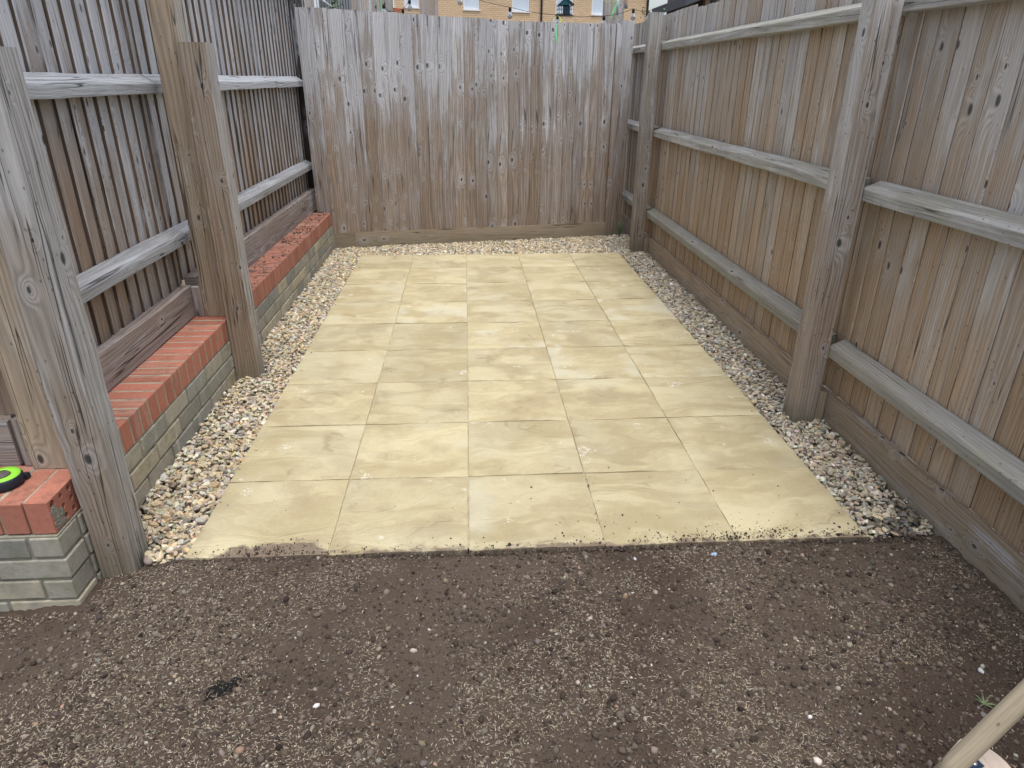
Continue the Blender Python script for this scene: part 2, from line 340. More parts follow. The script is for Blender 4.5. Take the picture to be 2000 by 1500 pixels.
# value noise
_g = rng.random((256, 256))
def vn(X, Y, s):
    x, y = X * s + 100, Y * s + 100; xi, yi = np.floor(x).astype(int), np.floor(y).astype(int); fx, fy = x - xi, y - yi
    fx, fy = fx * fx * (3 - 2 * fx), fy * fy * (3 - 2 * fy); G = lambda a, b: _g[a % 256, b % 256]
    return (G(xi, yi) * (1 - fx) + G(xi + 1, yi) * fx) * (1 - fy) + (G(xi, yi + 1) * (1 - fx) + G(xi + 1, yi + 1) * fx) * fy
def soil_z(X, Y):
    X, Y = np.asarray(X, float), np.asarray(Y, float)
    z = -.012 - .02 * np.clip(-Y, 0, .6) + (vn(X, Y, 2.2) - .5) * .014 + 0
    fr = np.clip(-Y / .10, .18, 1); z += ((vn(X, Y, 9) - .5) * .012 + (vn(X, Y, 28) - .5) * .010 + (vn(X, Y, 80) - .5) * .007) * fr
    z -= .045 * np.clip((-.02 - X) / .25, 0, 1)
    z -= .004 * np.exp(-((Y - .005) / .018) ** 2) + .06 * np.clip((Y - .015) / .03, 0, 1)
    return z
g = MB(); 
for i in range(1): g.poly([(-300, -300, -.16), (300, -300, -.16), (300, 600, -.16), (-300, 600, -.16)])
tag(g.build("ground", M_EARTH), kind='structure')
tag(patch_grid("soil", -1.3, 2.515, -2.3, .05, .0065, soil_z, M_SOIL), kind='structure')
g = MB(); g.poly([(-.27, .01, -.05), (2.515, .01, -.05), (2.515, 4.9, -.05), (-.27, 4.4, -.05)])
tag(g.build("path", M_BED), kind='structure')

# ------------------------------------------------------------------ patio of 5 x 9 riven slabs
def grid(c, r):
    return (-.0002 + .45126 * c + .00059 * r - .00043 * c * c + .00022 * c * r - .00015 * r * r,
            .00758 - .0036 * c + .44615 * r + .00045 * c * c + .0005 * c * r + .00035 * r * r)
def build_patio():
    vs_, fs_, rn = [], [], []
    N = 22
    for c in range(5):
        for r in range(9):
            rv = random.random(); dz = random.uniform(-.0006, .0006); tilt = (random.uniform(-.001, .001), random.uniform(-.001, .001)); ox, oy = random.uniform(-5, 5), random.uniform(-5, 5)
            jx, jy = random.uniform(-.0012, .0012), random.uniform(-.0015, .0015)
            t = np.linspace(0, 1, N); A, B = np.meshgrid(t, t)
            g_ = .0021 / .45
            a, b = g_ + A * (1 - 2 * g_), g_ + B * (1 - 2 * g_)
            gx, gy_ = grid(c + a, r + b); gx = gx + jx; gy_ = gy_ + jy
            edge = np.minimum(np.minimum(A, 1 - A), np.minimum(B, 1 - B))
            Z = (vn(A * 3 + ox, B * 6 + oy, 1) - .5) * .005 + (vn(A * 9 + ox, B * 16 + oy, 1) - .5) * .0022 - .0035 * np.exp(-edge * 55) + tilt[0] * (A - .5) + tilt[1] * (B - .5) + dz
            eo = edge < 1e-6
            gx = gx + np.where((A < 1e-6) | (A > 1 - 1e-6), (vn(B * 14 + ox, B * 0 + oy, 1) - .5) * .0022, 0)
            gy_ = gy_ + np.where((B < 1e-6) | (B > 1 - 1e-6), (vn(A * 14 + oy, A * 0 + ox, 1) - .5) * .0028, 0)
            b0 = len(vs_); pts = np.stack([gx, gy_, Z], -1).reshape(-1, 3).tolist(); vs_ += pts
            idx = np.arange(N * N).reshape(N, N) + b0
            fs_ += np.stack([idx[:-1, :-1], idx[:-1, 1:], idx[1:, 1:], idx[1:, :-1]], -1).reshape(-1, 4).tolist()
            loop = idx[0, :].tolist() + idx[1:, -1].tolist() + idx[-1, -2::-1].tolist() + idx[-2:0:-1, 0].tolist()
            b1 = len(vs_); vs_ += [[vs_[i][0], vs_[i][1], -.034] for i in loop]
            for k_ in range(len(loop)):
                j_ = (k_ + 1) % len(loop); fs_.append([loop[k_], b1 + k_, b1 + j_, loop[j_]])
            rn += [rv] * (N * N + len(loop))
    nb_ = len(fs_); b0 = len(vs_)
    for (c, r) in ((.03, .03), (4.97, .03), (4.97, 8.97), (.03, 8.97)): p_ = grid(c, r); vs_.append([p_[0], p_[1], -.0075])
    fs_.append([b0, b0 + 1, b0 + 2, b0 + 3]); rn += [0.0] * 4
    me = bpy.data.meshes.new("patio"); me.from_pydata(vs_, [], fs_)
    a = me.attributes.new("rnd", 'FLOAT', 'POINT'); a.data.foreach_set("value", np.array(rn, dtype=np.float32))
    me.polygons.foreach_set("use_smooth", [True] * len(me.polygons)); me.materials.append(M_SLAB); me.materials.append(simple('jointing sand', (.38, .33, .22), .95, var=.5, sc=18)); me.polygons[nb_].material_index = 1; me.update()
    if hasattr(me, "set_sharp_from_angle"): me.set_sharp_from_angle(angle=math.radians(40))
    o = bpy.data.objects.new("patio", me); COL.objects.link(o); tag(o, kind='structure')
build_patio()

# ------------------------------------------------------------------ pebbles, crumbs, seed
def ico(sub):
    bm = bmesh.new(); bmesh.ops.create_icosphere(bm, subdivisions=sub, radius=1.0)
    v = np.array([x.co[:] for x in bm.verts]); f = np.array([[q.index for q in p.verts] for p in bm.faces]); bm.free(); return v, f
def pebble_lib(sub, n, cut=.62):
    v0, f = ico(sub); out = []
    for _ in range(n):
        v = v0.copy()
        for _k in range(9):
            nn = rng.normal(size=3); nn /= np.linalg.norm(nn); d = rng.uniform(cut, .95); e = np.clip(v @ nn - d, 0, None); v = v - e[:, None] * nn
        out.append(v)
    return np.array(out), f
def scatter(name, pos, size, cols, mat, sub=2, flat=(.35, .75), tilt=.5, lib=16, cut=.62, elong=(.6, .95), smooth=True):
    n = len(pos); L, f = pebble_lib(sub, lib, cut); v = L[rng.integers(0, lib, n)]
    s = np.stack([size, size * rng.uniform(*elong, n), size * rng.uniform(*flat, n)], -1); v = v * s[:, None, :]
    az = rng.uniform(0, 6.283, n); ax = rng.normal(0, tilt, n); ay = rng.normal(0, tilt, n)
    def rot(v, a, i, j):
        c, s_ = np.cos(a)[:, None], np.sin(a)[:, None]; p, q = v[..., i].copy(), v[..., j].copy(); v[..., i] = p * c - q * s_; v[..., j] = p * s_ + q * c; return v
    v = rot(v, az, 0, 1); v = rot(v, ax, 1, 2); v = rot(v, ay, 0, 2)
    v = v + pos[:, None, :]; k = v.shape[1]
    F = (f[None] + (np.arange(n) * k)[:, None, None]).reshape(-1, 3)
    return npmesh(name, v.reshape(-1, 3), F, mat, np.repeat(cols, k, 0), smooth)
PAL = np.array([(.50, .42, .30), (.44, .37, .27), (.56, .52, .44), (.36, .35, .33), (.27, .24, .21), (.52, .40, .25), (.38, .30, .24), (.64, .62, .57), (.28, .23, .19), (.46, .44, .41)])
PW = np.array([.19, .17, .14, .10, .08, .08, .07, .07, .04, .06]); PW /= PW.sum()
def palette(n, P_=PAL, W_=PW, j=.16):
    c = P_[rng.choice(len(P_), n, p=W_)]; return np.clip(c * (1 + rng.normal(0, j, (n, 1))) * (1 + rng.normal(0, .04, (n, 3))), .01, .9)
def back_y(x): return 4.36 + (x + .28) * .17761
def gravel_pts(n):
    P_ = []
    while sum(len(p) for p in P_) < n:
        x = rng.uniform(-.28, 2.51, n); y = rng.uniform(.02, 5.0, n)
        gl = .0 + .0006 * (y / .446); gr = 2.247 + .0022 * (y / .446)
        lo = np.where(x < .3, -.02 + .3 * np.clip(-.1 - x, 0, .05) * 0, .02)
        inside = (y < back_y(x) - .005) | ((x > 2.27) & (y < 4.86))
        slab = (x > gl - .004) & (x < gr + .004) & (y < 4.045)
        ok = inside & ~slab
        ok &= ~((x > 2.42) & (y < 0.03)) & ~((x < -.14) & (y < .13))
        P_.append(np.stack([x, y], -1)[ok])
    return np.concatenate(P_)[:n]
def gravel():
    n = 36000; p = gravel_pts(n)
    near = p[:, 1] < 2.0
    lay = rng.random(n)
    z = -.034 + lay * .026 + (vn(p[:, 0], p[:, 1], 5) - .5) * .006
    z += .012 * np.exp(-((p[:, 0] - 2.42) / .08) ** 2 * 1.0) * (np.abs(p[:, 1] - 3.9) < .25)
    sz = rng.lognormal(math.log(.0116), .30, n).clip(.005, .023)
    c = palette(n) * np.array([.97, .955, .87])
    # right-hand strip a little greyer, dirt towards the front right corner
    rmask = p[:, 0] > 2.2; c[rmask] = c[rmask] * .92 * .8 + .2 * c[rmask].mean(1, keepdims=True) * .95
    dirt = (p[:, 0] > 2.2) & (p[:, 1] < .32) & (vn(p[:, 0], p[:, 1], 13) > .62); c[dirt] = c[dirt] * .4
    m_ = 26; st = np.where(rng.random(m_) < .5, rng.uniform(.0, .05, m_), rng.uniform(2.2, 2.25, m_)); P_x = np.c_[st, rng.uniform(.1, 4.0, m_)]; p = np.r_[p, P_x]; near = p[:, 1] < 2.0; z = np.r_[z, np.full(m_, .003)]; sz = np.r_[sz, rng.uniform(.004, .008, m_)]; c = np.r_[c, palette(m_)]
    # sub-objects merged: fine near stones, coarser mesh for far ones
    P3 = np.c_[p, z]
    a = scatter("gravel", P3[near], sz[near], c[near], M_PEB, sub=2, flat=(.25, .6), tilt=.40, cut=.50, elong=(.45, .9), smooth=False)
    b = scatter("gravel_far", P3[~near], sz[~near], c[~near], M_PEB, sub=1, flat=(.4, .75), tilt=.45, cut=.7, smooth=False)
    bm = bmesh.new(); bm.from_mesh(a.data); bm.from_mesh(b.data); bm.to_mesh(a.data); bm.free()
    bpy.data.objects.remove(b)
    tag(a, "buff and grey loose gravel filling the gap between patio and fences", "gravel", kind='stuff')
gravel()

def soil_things():
    # stones and clods
    n = 62000; x = rng.uniform(-1.2, 2.5, n); y = -rng.uniform(0, 1, n) ** .9 * 1.25 + .005
    dens = vn(x, y, 3.2); keep = rng.random(n) < .35 + dens
    x, y = x[keep], y[keep]; n = len(x)
    inpier = (x < -.245) & (y > -.15); x, y = x[~inpier], y[~inpier]; n = len(x)
    sz = rng.lognormal(math.log(.0030), .5, n).clip(.0013, .013); big = rng.random(n) < .03; sz[big] = rng.lognormal(math.log(.0075), .3, big.sum()).clip(.005, .014)
    z = soil_z(x, y) + sz * .18
    P2 = np.array([(.08, .062, .050), (.045, .034, .028), (.125, .10, .082), (.20, .165, .13), (.32, .28, .22), (.42, .38, .33), (.28, .20, .14), (.62, .6, .58)])
    W2 = np.array([.42, .30, .18, .05, .02, .006, .01, .0012]); c = palette(n, P2, W2 / W2.sum(), .2); nb = int(big.sum()); c[big] = palette(nb, np.array([(.10, .08, .065), (.14, .115, .095), (.18, .15, .125), (.27, .23, .18), (.17, .155, .14)]), np.array([.40, .34, .13, .03, .10]), .15)
    a = scatter("soil_stones", np.c_[x, y, z], sz, c, M_CLOD, sub=1, flat=(.45, .85), tilt=.4, cut=.75)
    # dark clump left of centre
    m_ = 260; q = gz(440, 1350, -.03); xx = q.x + rng.normal(0, .018, m_); yy = q.y + rng.normal(0, .012, m_) + (xx - q.x) * .5
    b = scatter("t", np.c_[xx, yy, soil_z(xx, yy) + .002], rng.uniform(.002, .006, m_), np.full((m_, 3), .012), M_CLOD, sub=1)
    # crumbs lying on the front slabs
    m_ = 2200; xx = rng.uniform(0, 2.24, m_); yy = np.abs(rng.normal(0, .028, m_)) + .008
    kp = rng.random(m_) < (.12 + .9 * np.exp(-((xx - .27) / .12) ** 2) + .8 * np.clip((xx - 1.45) / .3, 0, 1))
    xx, yy = xx[kp], yy[kp]; xx = np.r_[xx, rng.uniform(1.2, 2.1, 50), rng.uniform(.1, 2.1, 60)]; yy = np.r_[yy, rng.uniform(.02, .18, 50), rng.uniform(.05, .5, 60)]
    m_ = len(xx); s_ = rng.lognormal(math.log(.0021), .45, m_).clip(.001, .0075)
    e = scatter("t", np.c_[xx, yy, s_ * .4], s_, palette(m_, P2[:3], np.array([.4, .4, .2])), M_CLOD, sub=1, flat=(.6, .95))
    m2_ = 700; yy2 = rng.uniform(1.7, 4.3, m2_); xx2 = rng.uniform(-.43, -.30, m2_); k2 = vn(xx2 * 3, yy2, 6) > .55; xx2, yy2 = xx2[k2], yy2[k2]; m2_ = len(xx2); s2_ = rng.lognormal(math.log(.004), .4, m2_).clip(.0015, .01)
    e2 = scatter("t", np.c_[xx2, yy2, .311 + s2_ * .3], s2_, palette(m2_, P2[:2], np.array([.5, .5])), M_CLOD, sub=1, flat=(.5, .9)); e2.name = "t2"
    # crumbs that hide the slab edge
    m_ = 1500; xx = rng.uniform(-.05, 2.45, m_); yy = rng.normal(.0, .008, m_) - .0016 * xx; s_ = rng.lognormal(math.log(.003), .4, m_).clip(.001, .008)
    h_ = scatter("t", np.c_[xx, yy, -.010 + rng.uniform(-.004, .004, m_)], s_, palette(m_, P2[:4], np.array([.4, .3, .2, .1])), M_CLOD, sub=1)
    bm = bmesh.new()
    for o in (a, b, e, h_, e2): bm.from_mesh(o.data)
    bm.to_mesh(a.data); bm.free()
    for o in (b, e, h_, e2): bpy.data.objects.remove(o)
    tag(a, "small dark stones and crumbs scattered over the bare soil", "stones", kind='stuff')
    # grass seed: thin bent slivers
    n = 78000; x = rng.uniform(-1.15, 2.5, n); y = -rng.uniform(0, 1, n) ** .85 * 1.2 - .01
    d = vn(x, y, 2.4) * .5 + vn(x, y, 6.5) * .5 + vn(x + 9, y, 17) * .22 - .1
    keep = (rng.random(n) < np.clip((d - .40) * 4.2, .05, 1)) & ~((x < -.235) & (y > -.155)); x, y = x[keep], y[keep]; n = len(x)
    L = rng.uniform(.0025, .0064, n); az = rng.normal(0, 1.1, n); bend = rng.normal(0, .35, n); w_ = rng.uniform(.0006, .001, n)
    z = soil_z(x, y) + .0016 + rng.uniform(0, .0022, n)
    dx, dy = np.cos(az), np.sin(az); nx_, ny_ = -dy, dx; tz = rng.normal(0, .22, n)
    def pt(a, b, h): return np.stack([x + dx * a + nx_ * (b + bend * a * a / L * 0.9), y + dy * a + ny_ * (b + bend * a * a / L * .9), z + h + tz * a], -1)
    V = np.stack([pt(-L, 0, 0), pt(-L * .3, w_, 0), pt(-L * .3, -w_, 0), pt(-L * .3, 0, w_), pt(L * .35, w_, 0), pt(L * .35, -w_, 0), pt(L * .35, 0, w_), pt(L, 0, 0)], 1)
    f = np.array([(0, 2, 3), (0, 3, 1), (2, 5, 6), (2, 6, 3), (3, 6, 4), (3, 4, 1), (5, 7, 6), (6, 7, 4)])
    F = (f[None] + (np.arange(n) * 8)[:, None, None]).reshape(-1, 3)
    sc_ = np.array([(.31, .265, .20), (.25, .205, .15), (.40, .36, .29), (.19, .15, .11)]); c = palette(n, sc_, np.array([.35, .3, .15, .2]), .15)
    o = npmesh("grass_seed", V.reshape(-1, 3), F, M_SEED, np.repeat(c, 8, 0))
    tag(o, "pale straw coloured grass seed sown over the dark soil", "grass seed", kind='stuff')
soil_things()

# ------------------------------------------------------------------ brick walls
def bricks(mb, lo, hi, along, pitch, size_gap=.010, off=0.0, jit=.0015, sub=0):
    """row of bricks between lo and hi (boxes) laid along axis"""
    ax = 'xyz'.index(along); a = lo[ax] - off
    while a < hi[ax] - .002:
        s0, s1 = max(a, lo[ax]), min(a + pitch - size_gap, hi[ax])
        if s1 - s0 > .012:
            l, h = list(lo), list(hi); l[ax], h[ax] = s0, s1
            j = [random.uniform(-jit, jit) for _ in range(3)]; j[ax] = 0
            l = [l[i] + j[i] for i in range(3)]; h = [h[i] + j[i] for i in range(3)]
            mb.box(l, h, axis=along)
        a += pitch
def wall_corner():
    r = empty("brick_wall", (-.39, .7, -.08), "low buff brick wall with red coping turning the corner behind the foremost grey post", "wall")
    cb = MB(); bc = MB(); mo = MB(); md = MB()
    zt = .302
    # coping along Y (headers on edge)
    bricks(cb, (-.495, .135, .2), (-.28, 1.625, zt), 'y', .075, size_gap=.012, off=.02, jit=.0006)
    mo.box((-.491, .14, .198), (-.2825, 1.62, zt - .0016), axis='y')
    # coping of the front return, along X; the last brick is the broken cored one
    bricks(cb, (-1.3075, -.115, .2), (-.3425, .10, zt), 'x', .075)
    mo.box((-1.30, -.107, .198), (-.334, .095, zt - .002), axis='x')
    cb.build("coping", B_RED, r, bevel=.0035, bseg=2)
    # end brick with holes on its exposed bed face
    e = MB(); x0, x1, y0, y1, z0, z1 = -.335, -.272, -.115, .095, .2, zt
    P = lambda x, y, z: (x, y, z)
    e.poly([P(x0, y0, z0), P(x0, y1, z0), P(x1, y1, z0), P(x1, y0, z0)]); e.poly([P(x0, y0, z1), P(x1, y0, z1), P(x1, y1, z1), P(x0, y1, z1)])
    e.poly([P(x0, y0, z0), P(x1, y0, z0), P(x1, y0, z1), P(x0, y0, z1)]); e.poly([P(x0, y1, z0), P(x0, y1, z1), P(x1, y1, z1), P(x1, y1, z0)])
    e.poly([P(x0, y0, z0), P(x0, y0, z1), P(x0, y1, z1), P(x0, y1, z0)])
    cy, cz = 5, 3; hy, hz_ = (y1 - y0) / cy, (z1 - z0) / cz
    for i in range(cy):
        for j in range(cz):
            ya, yb, za, zb = y0 + i * hy, y0 + (i + 1) * hy, z0 + j * hz_, z0 + (j + 1) * hz_; ym, zm = (ya + yb) / 2, (za + zb) / 2
            sq = [(ya, za), (ym, za), (yb, za), (yb, zm), (yb, zb), (ym, zb), (ya, zb), (ya, zm)]
            rr = .0125 * random.uniform(.75, 1.05)
            oc = [(ym + rr * random.uniform(.85, 1.1) * math.cos(math.radians(225 + 45 * t)), zm + rr * 1.0 * math.sin(math.radians(225 + 45 * t))) for t in range(8)]
            if (i, j) in ((0, 0), (0, 1), (4, 2)): e.poly([P(x1, *s_) for s_ in sq]); continue
            for t in range(8):
                u_ = (t + 1) % 8; e.poly([P(x1, *sq[t]), P(x1, *sq[u_]), P(x1, *oc[u_]), P(x1, *oc[t])])
                e.poly([P(x1, *oc[t]), P(x1, *oc[u_]), P(x1 - .022, *oc[u_]), P(x1 - .022, *oc[t])])
            e.poly([P(x1 - .022, *s_) for s_ in oc])
    e.build("coping_end_brick", B_RED, r)
    n_ = 160; ps = np.c_[np.full(n_, -.272), rng.uniform(-.105, -.060, n_), rng.uniform(.203, .285, n_)]; ps = ps[(ps[:, 2] < .285 - (ps[:, 1] + .105) * .9)]
    n_ = len(ps); ms = scatter("mortar_smear", ps, rng.uniform(.005, .011, n_), palette(n_, np.array([(.24, .235, .19), (.20, .20, .165)]), np.array([.5, .5]), .05), M_CLOD, sub=2, flat=(.3, .6), tilt=1.5, cut=.8)
    for v in ms.data.vertices: v.co.x = -.2725 + (v.co.x + .272) * .22
    ms.parent = r; ms.matrix_parent_inverse = r.matrix_world.inverted()
    # courses
    for k in range(5):
        z1_ = .190 - k * .075; z0_ = z1_ - .065; o = 0 if k % 2 else .11
        bricks(bc, (-.385, .105, z0_), (-.28, 1.625, z1_), 'y', .225, off=o)
        fx = -.262 + .004 * (k % 2)
        bricks(bc, (-1.30, -.128, z0_), (fx - .002, -.026, z1_), 'x', .225, off=.06 + o)
        bc.box((fx - .100, -.018 + .002 * k, z0_), (fx, .092, z1_), axis='y')
    mo2 = MB(); mo2.box((-.38, .1, -.2), (-.2845, 1.62, .196), axis='y'); mo2.box((-1.3, -.123, -.2), (-.2665, .088, .196), axis='x')
    bc.build("brick_course", B_BUFF, r, bevel=.004, bseg=2); mo.build("coping_joint", MORT, r); mo2.build("mortar", MORTD, r)
wall_corner()
def wall_far():
    r = empty("brick_wall", (-.39, 3.0, -.08), "low buff brick wall whose red coping is littered with dark soil, running up to the back fence", "wall")
    cb = MB(); bc = MB()
    bricks(cb, (-.495, 1.66, .208), (-.282, 4.335, .312), 'y', .075, off=.03)
    cb.build("coping", B_REDD, r, bevel=.0035, bseg=2)
    mo = MB(); mo.box((-.49, 1.665, .206), (-.2845, 4.33, .3105), axis='y')
    for k in range(4): bricks(bc, (-.385, 1.64, .198 - .075 * k - .065), (-.282, 4.335, .198 - .075 * k), 'y', .225, off=0 if k % 2 else .11)
    m2 = MB(); m2.box((-.38, 1.645, -.2), (-.2865, 4.33, .204), axis='y')
    bc.build("brick_course", B_BUFF, r, bevel=.004, bseg=2); mo.build("coping_joint", B_REDJ, r); m2.build("mortar", MORTD, r)
wall_far()

# ------------------------------------------------------------------ fences
def boards(mb, P0, t, nrm, starts, z0, z1, step=.008, th=.008, flip=False, jit=.0012, nseg=16, same=.75, vz=None):
    """feather-edge boards; P0 origin of the run, t run direction, nrm towards the viewer"""
    P0, t, nrm = Vector(P0), Vector(t).normalized(), Vector(nrm).normalized(); uvo = None; left = 0
    for i in range(len(starts) - 1):
        a, b = starts[i], starts[i + 1]
        if left <= 0 or uvo is None:
            uvo = [random.uniform(-80, 80), random.uniform(-80, 80)]; left = random.choice([1, 2, 2, 3]) if random.random() < same else 1
        else: uvo = [uvo[0] + random.uniform(-.02, .02), uvo[1] + random.uniform(-.05, .05)]
        left -= 1
        d0, d1 = (0, -step) if not flip else (-step, 0)
        ov = .014
        if not flip: sec = [(a, -.003), (a, -step - .005), (b + ov, -step - .010), (b + ov, -step - .005), (b - .009, -step * .92), (a + .004, 0)]
        else: sec = [(a - ov, -step - .005), (a - ov, -step - .010), (b, -step - .005), (b, -.003), (b - .004, 0), (a + .009, -step * .92)]
        zz0 = (z0[i] if isinstance(z0, list) else z0) + random.uniform(-.002, .002); zz1 = (z1(i) if callable(z1) else z1) + random.uniform(-.004, .004)
        yaw = random.uniform(-.0015, .0015)
        A = P0 + Vector((0, 0, zz0)) ; B = P0 + t * yaw + Vector((0, 0, zz1))
        mb.plank(A, B, t, nrm, sec[::-1], nseg, jit, uvo=tuple(uvo), edge=2 if flip else 4)
def rail(mb, P0, P1, nrm, h=.046, back=.028, depth=.06, jit=.0018):
    """cant rail: P0,P1 bottom line on the fence-board plane; sloping top"""
    P0, P1 = Vector(P0), Vector(P1); mb.plank(P0, P1, Vector((0, 0, 1)), Vector(nrm), [(0, 0), (h + back, 0), (h + .003, depth - .004), (h - .004, depth), (0.003, depth), (0, depth - .003)], 14, jit)

# right fence: seen from its rail side
def right_fence():
    r = empty("wooden_fence", (2.53, 1.8, -.05), "long right hand fence of brown boards with pale horizontal rails and two posts", "fence")
    nx = (-1, 0, 0)
    s = []; y = -1.75
    while y < 5.62: s.append(y); y += random.uniform(.092, .122)
    s.append(5.66)
    ys = [-v for v in s][::-1]
    mb = MB(); boards(mb, (2.541, 0, 0), (0, 1, 0), nx, s, .118, lambda i: 1.875 - .02 * (s[i] < 3.4), step=.0035, flip=False, jit=.0014, nseg=22, same=.35)
    mb.build("board_panel", [W_RIGHT, W_EDGE], r)
    for (z, pv) in ((1.612, 0), (.967, 0), (.303, 0)):
        for (a, b) in ((-1.75, .86), (.93, 4.09), (4.155, 5.66)):
            q = MB(); rail(q, (2.535, a, z), (2.535, b, z + random.uniform(-.006, .006)), nx, depth=.065 + random.uniform(-.002, .002)); q.build("rail", W_RAILR, r)
    for (a, b) in ((-1.75, .90), (.902, 4.12), (4.122, 5.66)):
        q = MB(); q.plank((2.526, a, .045), (2.526, b, .045), (0, 0, 1), nx, [(-.14, -.008), (.078, -.008), (.080, .012), (-.14, .014)], 30, .0022); q.build("gravel_board", W_GRAVR, r)
    for y0 in (.845, 4.075):
        q = MB(); q.box((2.363, y0, -.12), (2.466, y0 + .10, 1.90 if y0 < 2 else 1.872), cham=.003, nseg=30, jit=.0016); q.build("post", W_POSTR, r)
        q = MB(); q.box((2.4685, y0 + .012, -.12), (2.5115, y0 + .05, .125), cham=.002, nseg=3, jit=.001); q.build("cleat", W_GRAVR, r)
right_fence()

# back fence: board face towards the camera
BP = Vector((-.28, 4.36, 0)); BT = Vector((.98459, .17487, 0)); BN = Vector((.17487, -.98459, 0))
def back_fence():
    r = empty("wooden_fence", (1.0, 4.6, -.05), "back fence of closely overlapped knotty vertical boards, weathered grey at the top", "fence")
    xs = [-.391, -.279, -.165, -.04, .059, .168, .271, .383, .488, .587, .694, .802, .908, .997, 1.1, 1.195, 1.292, 1.392, 1.495, 1.598, 1.701, 1.798, 1.903, 1.988, 2.047, 2.121, 2.247]
    st = [(x + .28) / BT.x for x in xs]
    tx = [-.39, -.278, .257, .801, 1.454, 2.3]; tz = [1.892, 1.893, 1.877, 1.855, 1.837, 1.837]
    mb = MB(); boards(mb, BP, BT, BN, st, [.312] + [.122] * 25, lambda i: float(np.interp(xs[i], tx, tz)), step=.014, flip=True, jit=.0016, nseg=24, same=.6)
    mb.build("board_panel", [W_BACK, W_EDGE], r)
    for (a, b) in ((-.003, .185), (.187, 2.60)):
        q = MB(); q.plank(BP + BT * a + Vector((0, 0, .03)), BP + BT * b + Vector((0, 0, .034)), (0, 0, 1), BN, [(-.12, -.016), (.090, -.016), (.093, .002), (-.12, .004)], 24, .002); q.build("gravel_board", W_BACKG, r)
    q = MB(); p = BP + BT * 2.575; q.plank(p + Vector((0, 0, -.1)), p + Vector((0, 0, 1.845)), BT, BN, [(0, -.05), (.05, -.05), (.05, .006), (0, .006)], 20, .0012); q.build("batten", W_BACK, r)
    q = MB(); p = Vector((2.302, 4.822, 0)); q.plank(p + Vector((0, 0, -.1)), p + Vector((0, 0, 1.868)), BT, BN, [(0, -.1), (.116, -.1), (.116, .0), (0, .0)], 26, .0016); q.build("post", W_BACK, r)
    for z in (.35, 1.0, 1.62):
        q = MB(); a = BP - BN * .10 + Vector((0, 0, z)); q.plank(a, a + BT * 2.55, (0, 0, 1), BN, [(0, 0), (.06, 0), (.06, .06), (0, .06)], 4, .001); q.build("rail", W_FAR, r)
back_fence()

# left fence on top of the brick wall
def left_fence():
    r = empty("wooden_fence", (-.5, 2.2, .30), "left hand fence of narrow grey boards and blue grey rails standing on the brick walls", "fence")
    nx = (1, 0, 0)
    def run(y0, y1, z0, pitch=.098):
        s = []; y = y0
        while y < y1 - .04: s.append(y); y += pitch * random.uniform(.93, 1.07)
        s.append(y1); mb = MB()
        boards(mb, (-.500, 0, 0), (0, 1, 0), nx, s, [z0 - .004 + random.uniform(-.006, .008) for _ in s], 2.14, step=.014, th=.010, flip=False, jit=.0018, nseg=24, same=.35); return mb
    run(.17, 1.60, .445).build("board_panel", [W_LEFT, W_EDGEL], r); run(1.60, 5.3, .475).build("board_panel", [W_LEFT, W_EDGEL], r)
    for z in (1.322, .655, 2.03):
        for (a, b) in ((.19, 1.577), (1.58, 4.56)):
            q = MB(); rail(q, (-.502, a, z), (-.502, b, z), nx, h=.044, back=.034, depth=.057); q.build("rail", W_RAILL, r)
    for (a, b, t) in ((.17, 1.548, .452), (1.60, 4.62, .482)):
        q = MB(); q.plank((-.458, a, (.306 + t) / 2), (-.458, b, (.312 + t) / 2), (0, 0, 1), nx, [(-(t - .306) / 2, -.040), ((t - .308) / 2, -.040), ((t - .308) / 2, .013), (-(t - .306) / 2, .013)], 24, .0018); q.build("gravel_board", W_GRAVL, r)
    for (x0, y0) in ((-.413, .072), (-.398, 1.518)):
        q = MB(); q.box((x0, y0, .304), (x0 + .115, y0 + .095, 2.16), cham=.003, nseg=30, jit=.0018); q.build("post", W_TAN, r)
    q = MB(); q.box((-.4425, 1.516, .304), (-.401, 1.546, .452), cham=.002, jit=.001, nseg=3); q.build("cleat", W_GRAVL, r)
    q = MB(); q.box((-.498, 4.575, .2), (-.415, 4.68, 2.12), cham=.003, nseg=8, jit=.001); q.build("slot_shade_post", W_SLOTSHADE, r)  # added filler post, coloured near black as the shade of the narrow slot
left_fence()
def corner_fence():
    r = empty("wooden_fence", (-.8, .12, .30), "short stretch of brown fence at the far left edge, left of the tan post", "fence")
    s = [-1.6 + i * .105 for i in range(12)]; mb = MB(); boards(mb, (0, .135, 0), (1, 0, 0), (0, -1, 0), s, .455, 2.14, step=.012, jit=.0016); mb.build("board_panel", [W_LEFT, W_EDGEL], r)
    q = MB(); q.box((-1.6, .098, .304), (-.462, .122, .452), axis='x', nseg=8, jit=.0015); q.build("gravel_board", W_GRAVL, r)
    q = MB(); q.box((-.448, .092, .304), (-.4145, .128, .46), nseg=3, jit=.0012, cham=.002); q.build("cleat", W_GRAVL, r)
    for z in (.66, 1.32): q = MB(); q.plank((-1.6, .115, z), (-.42, .115, z), (0, 0, 1), (0, -1, 0), [(0, 0), (.075, 0), (.045, .05), (0, .05)], 8, .0015); q.build("rail", W_RAILL, r)
corner_fence()

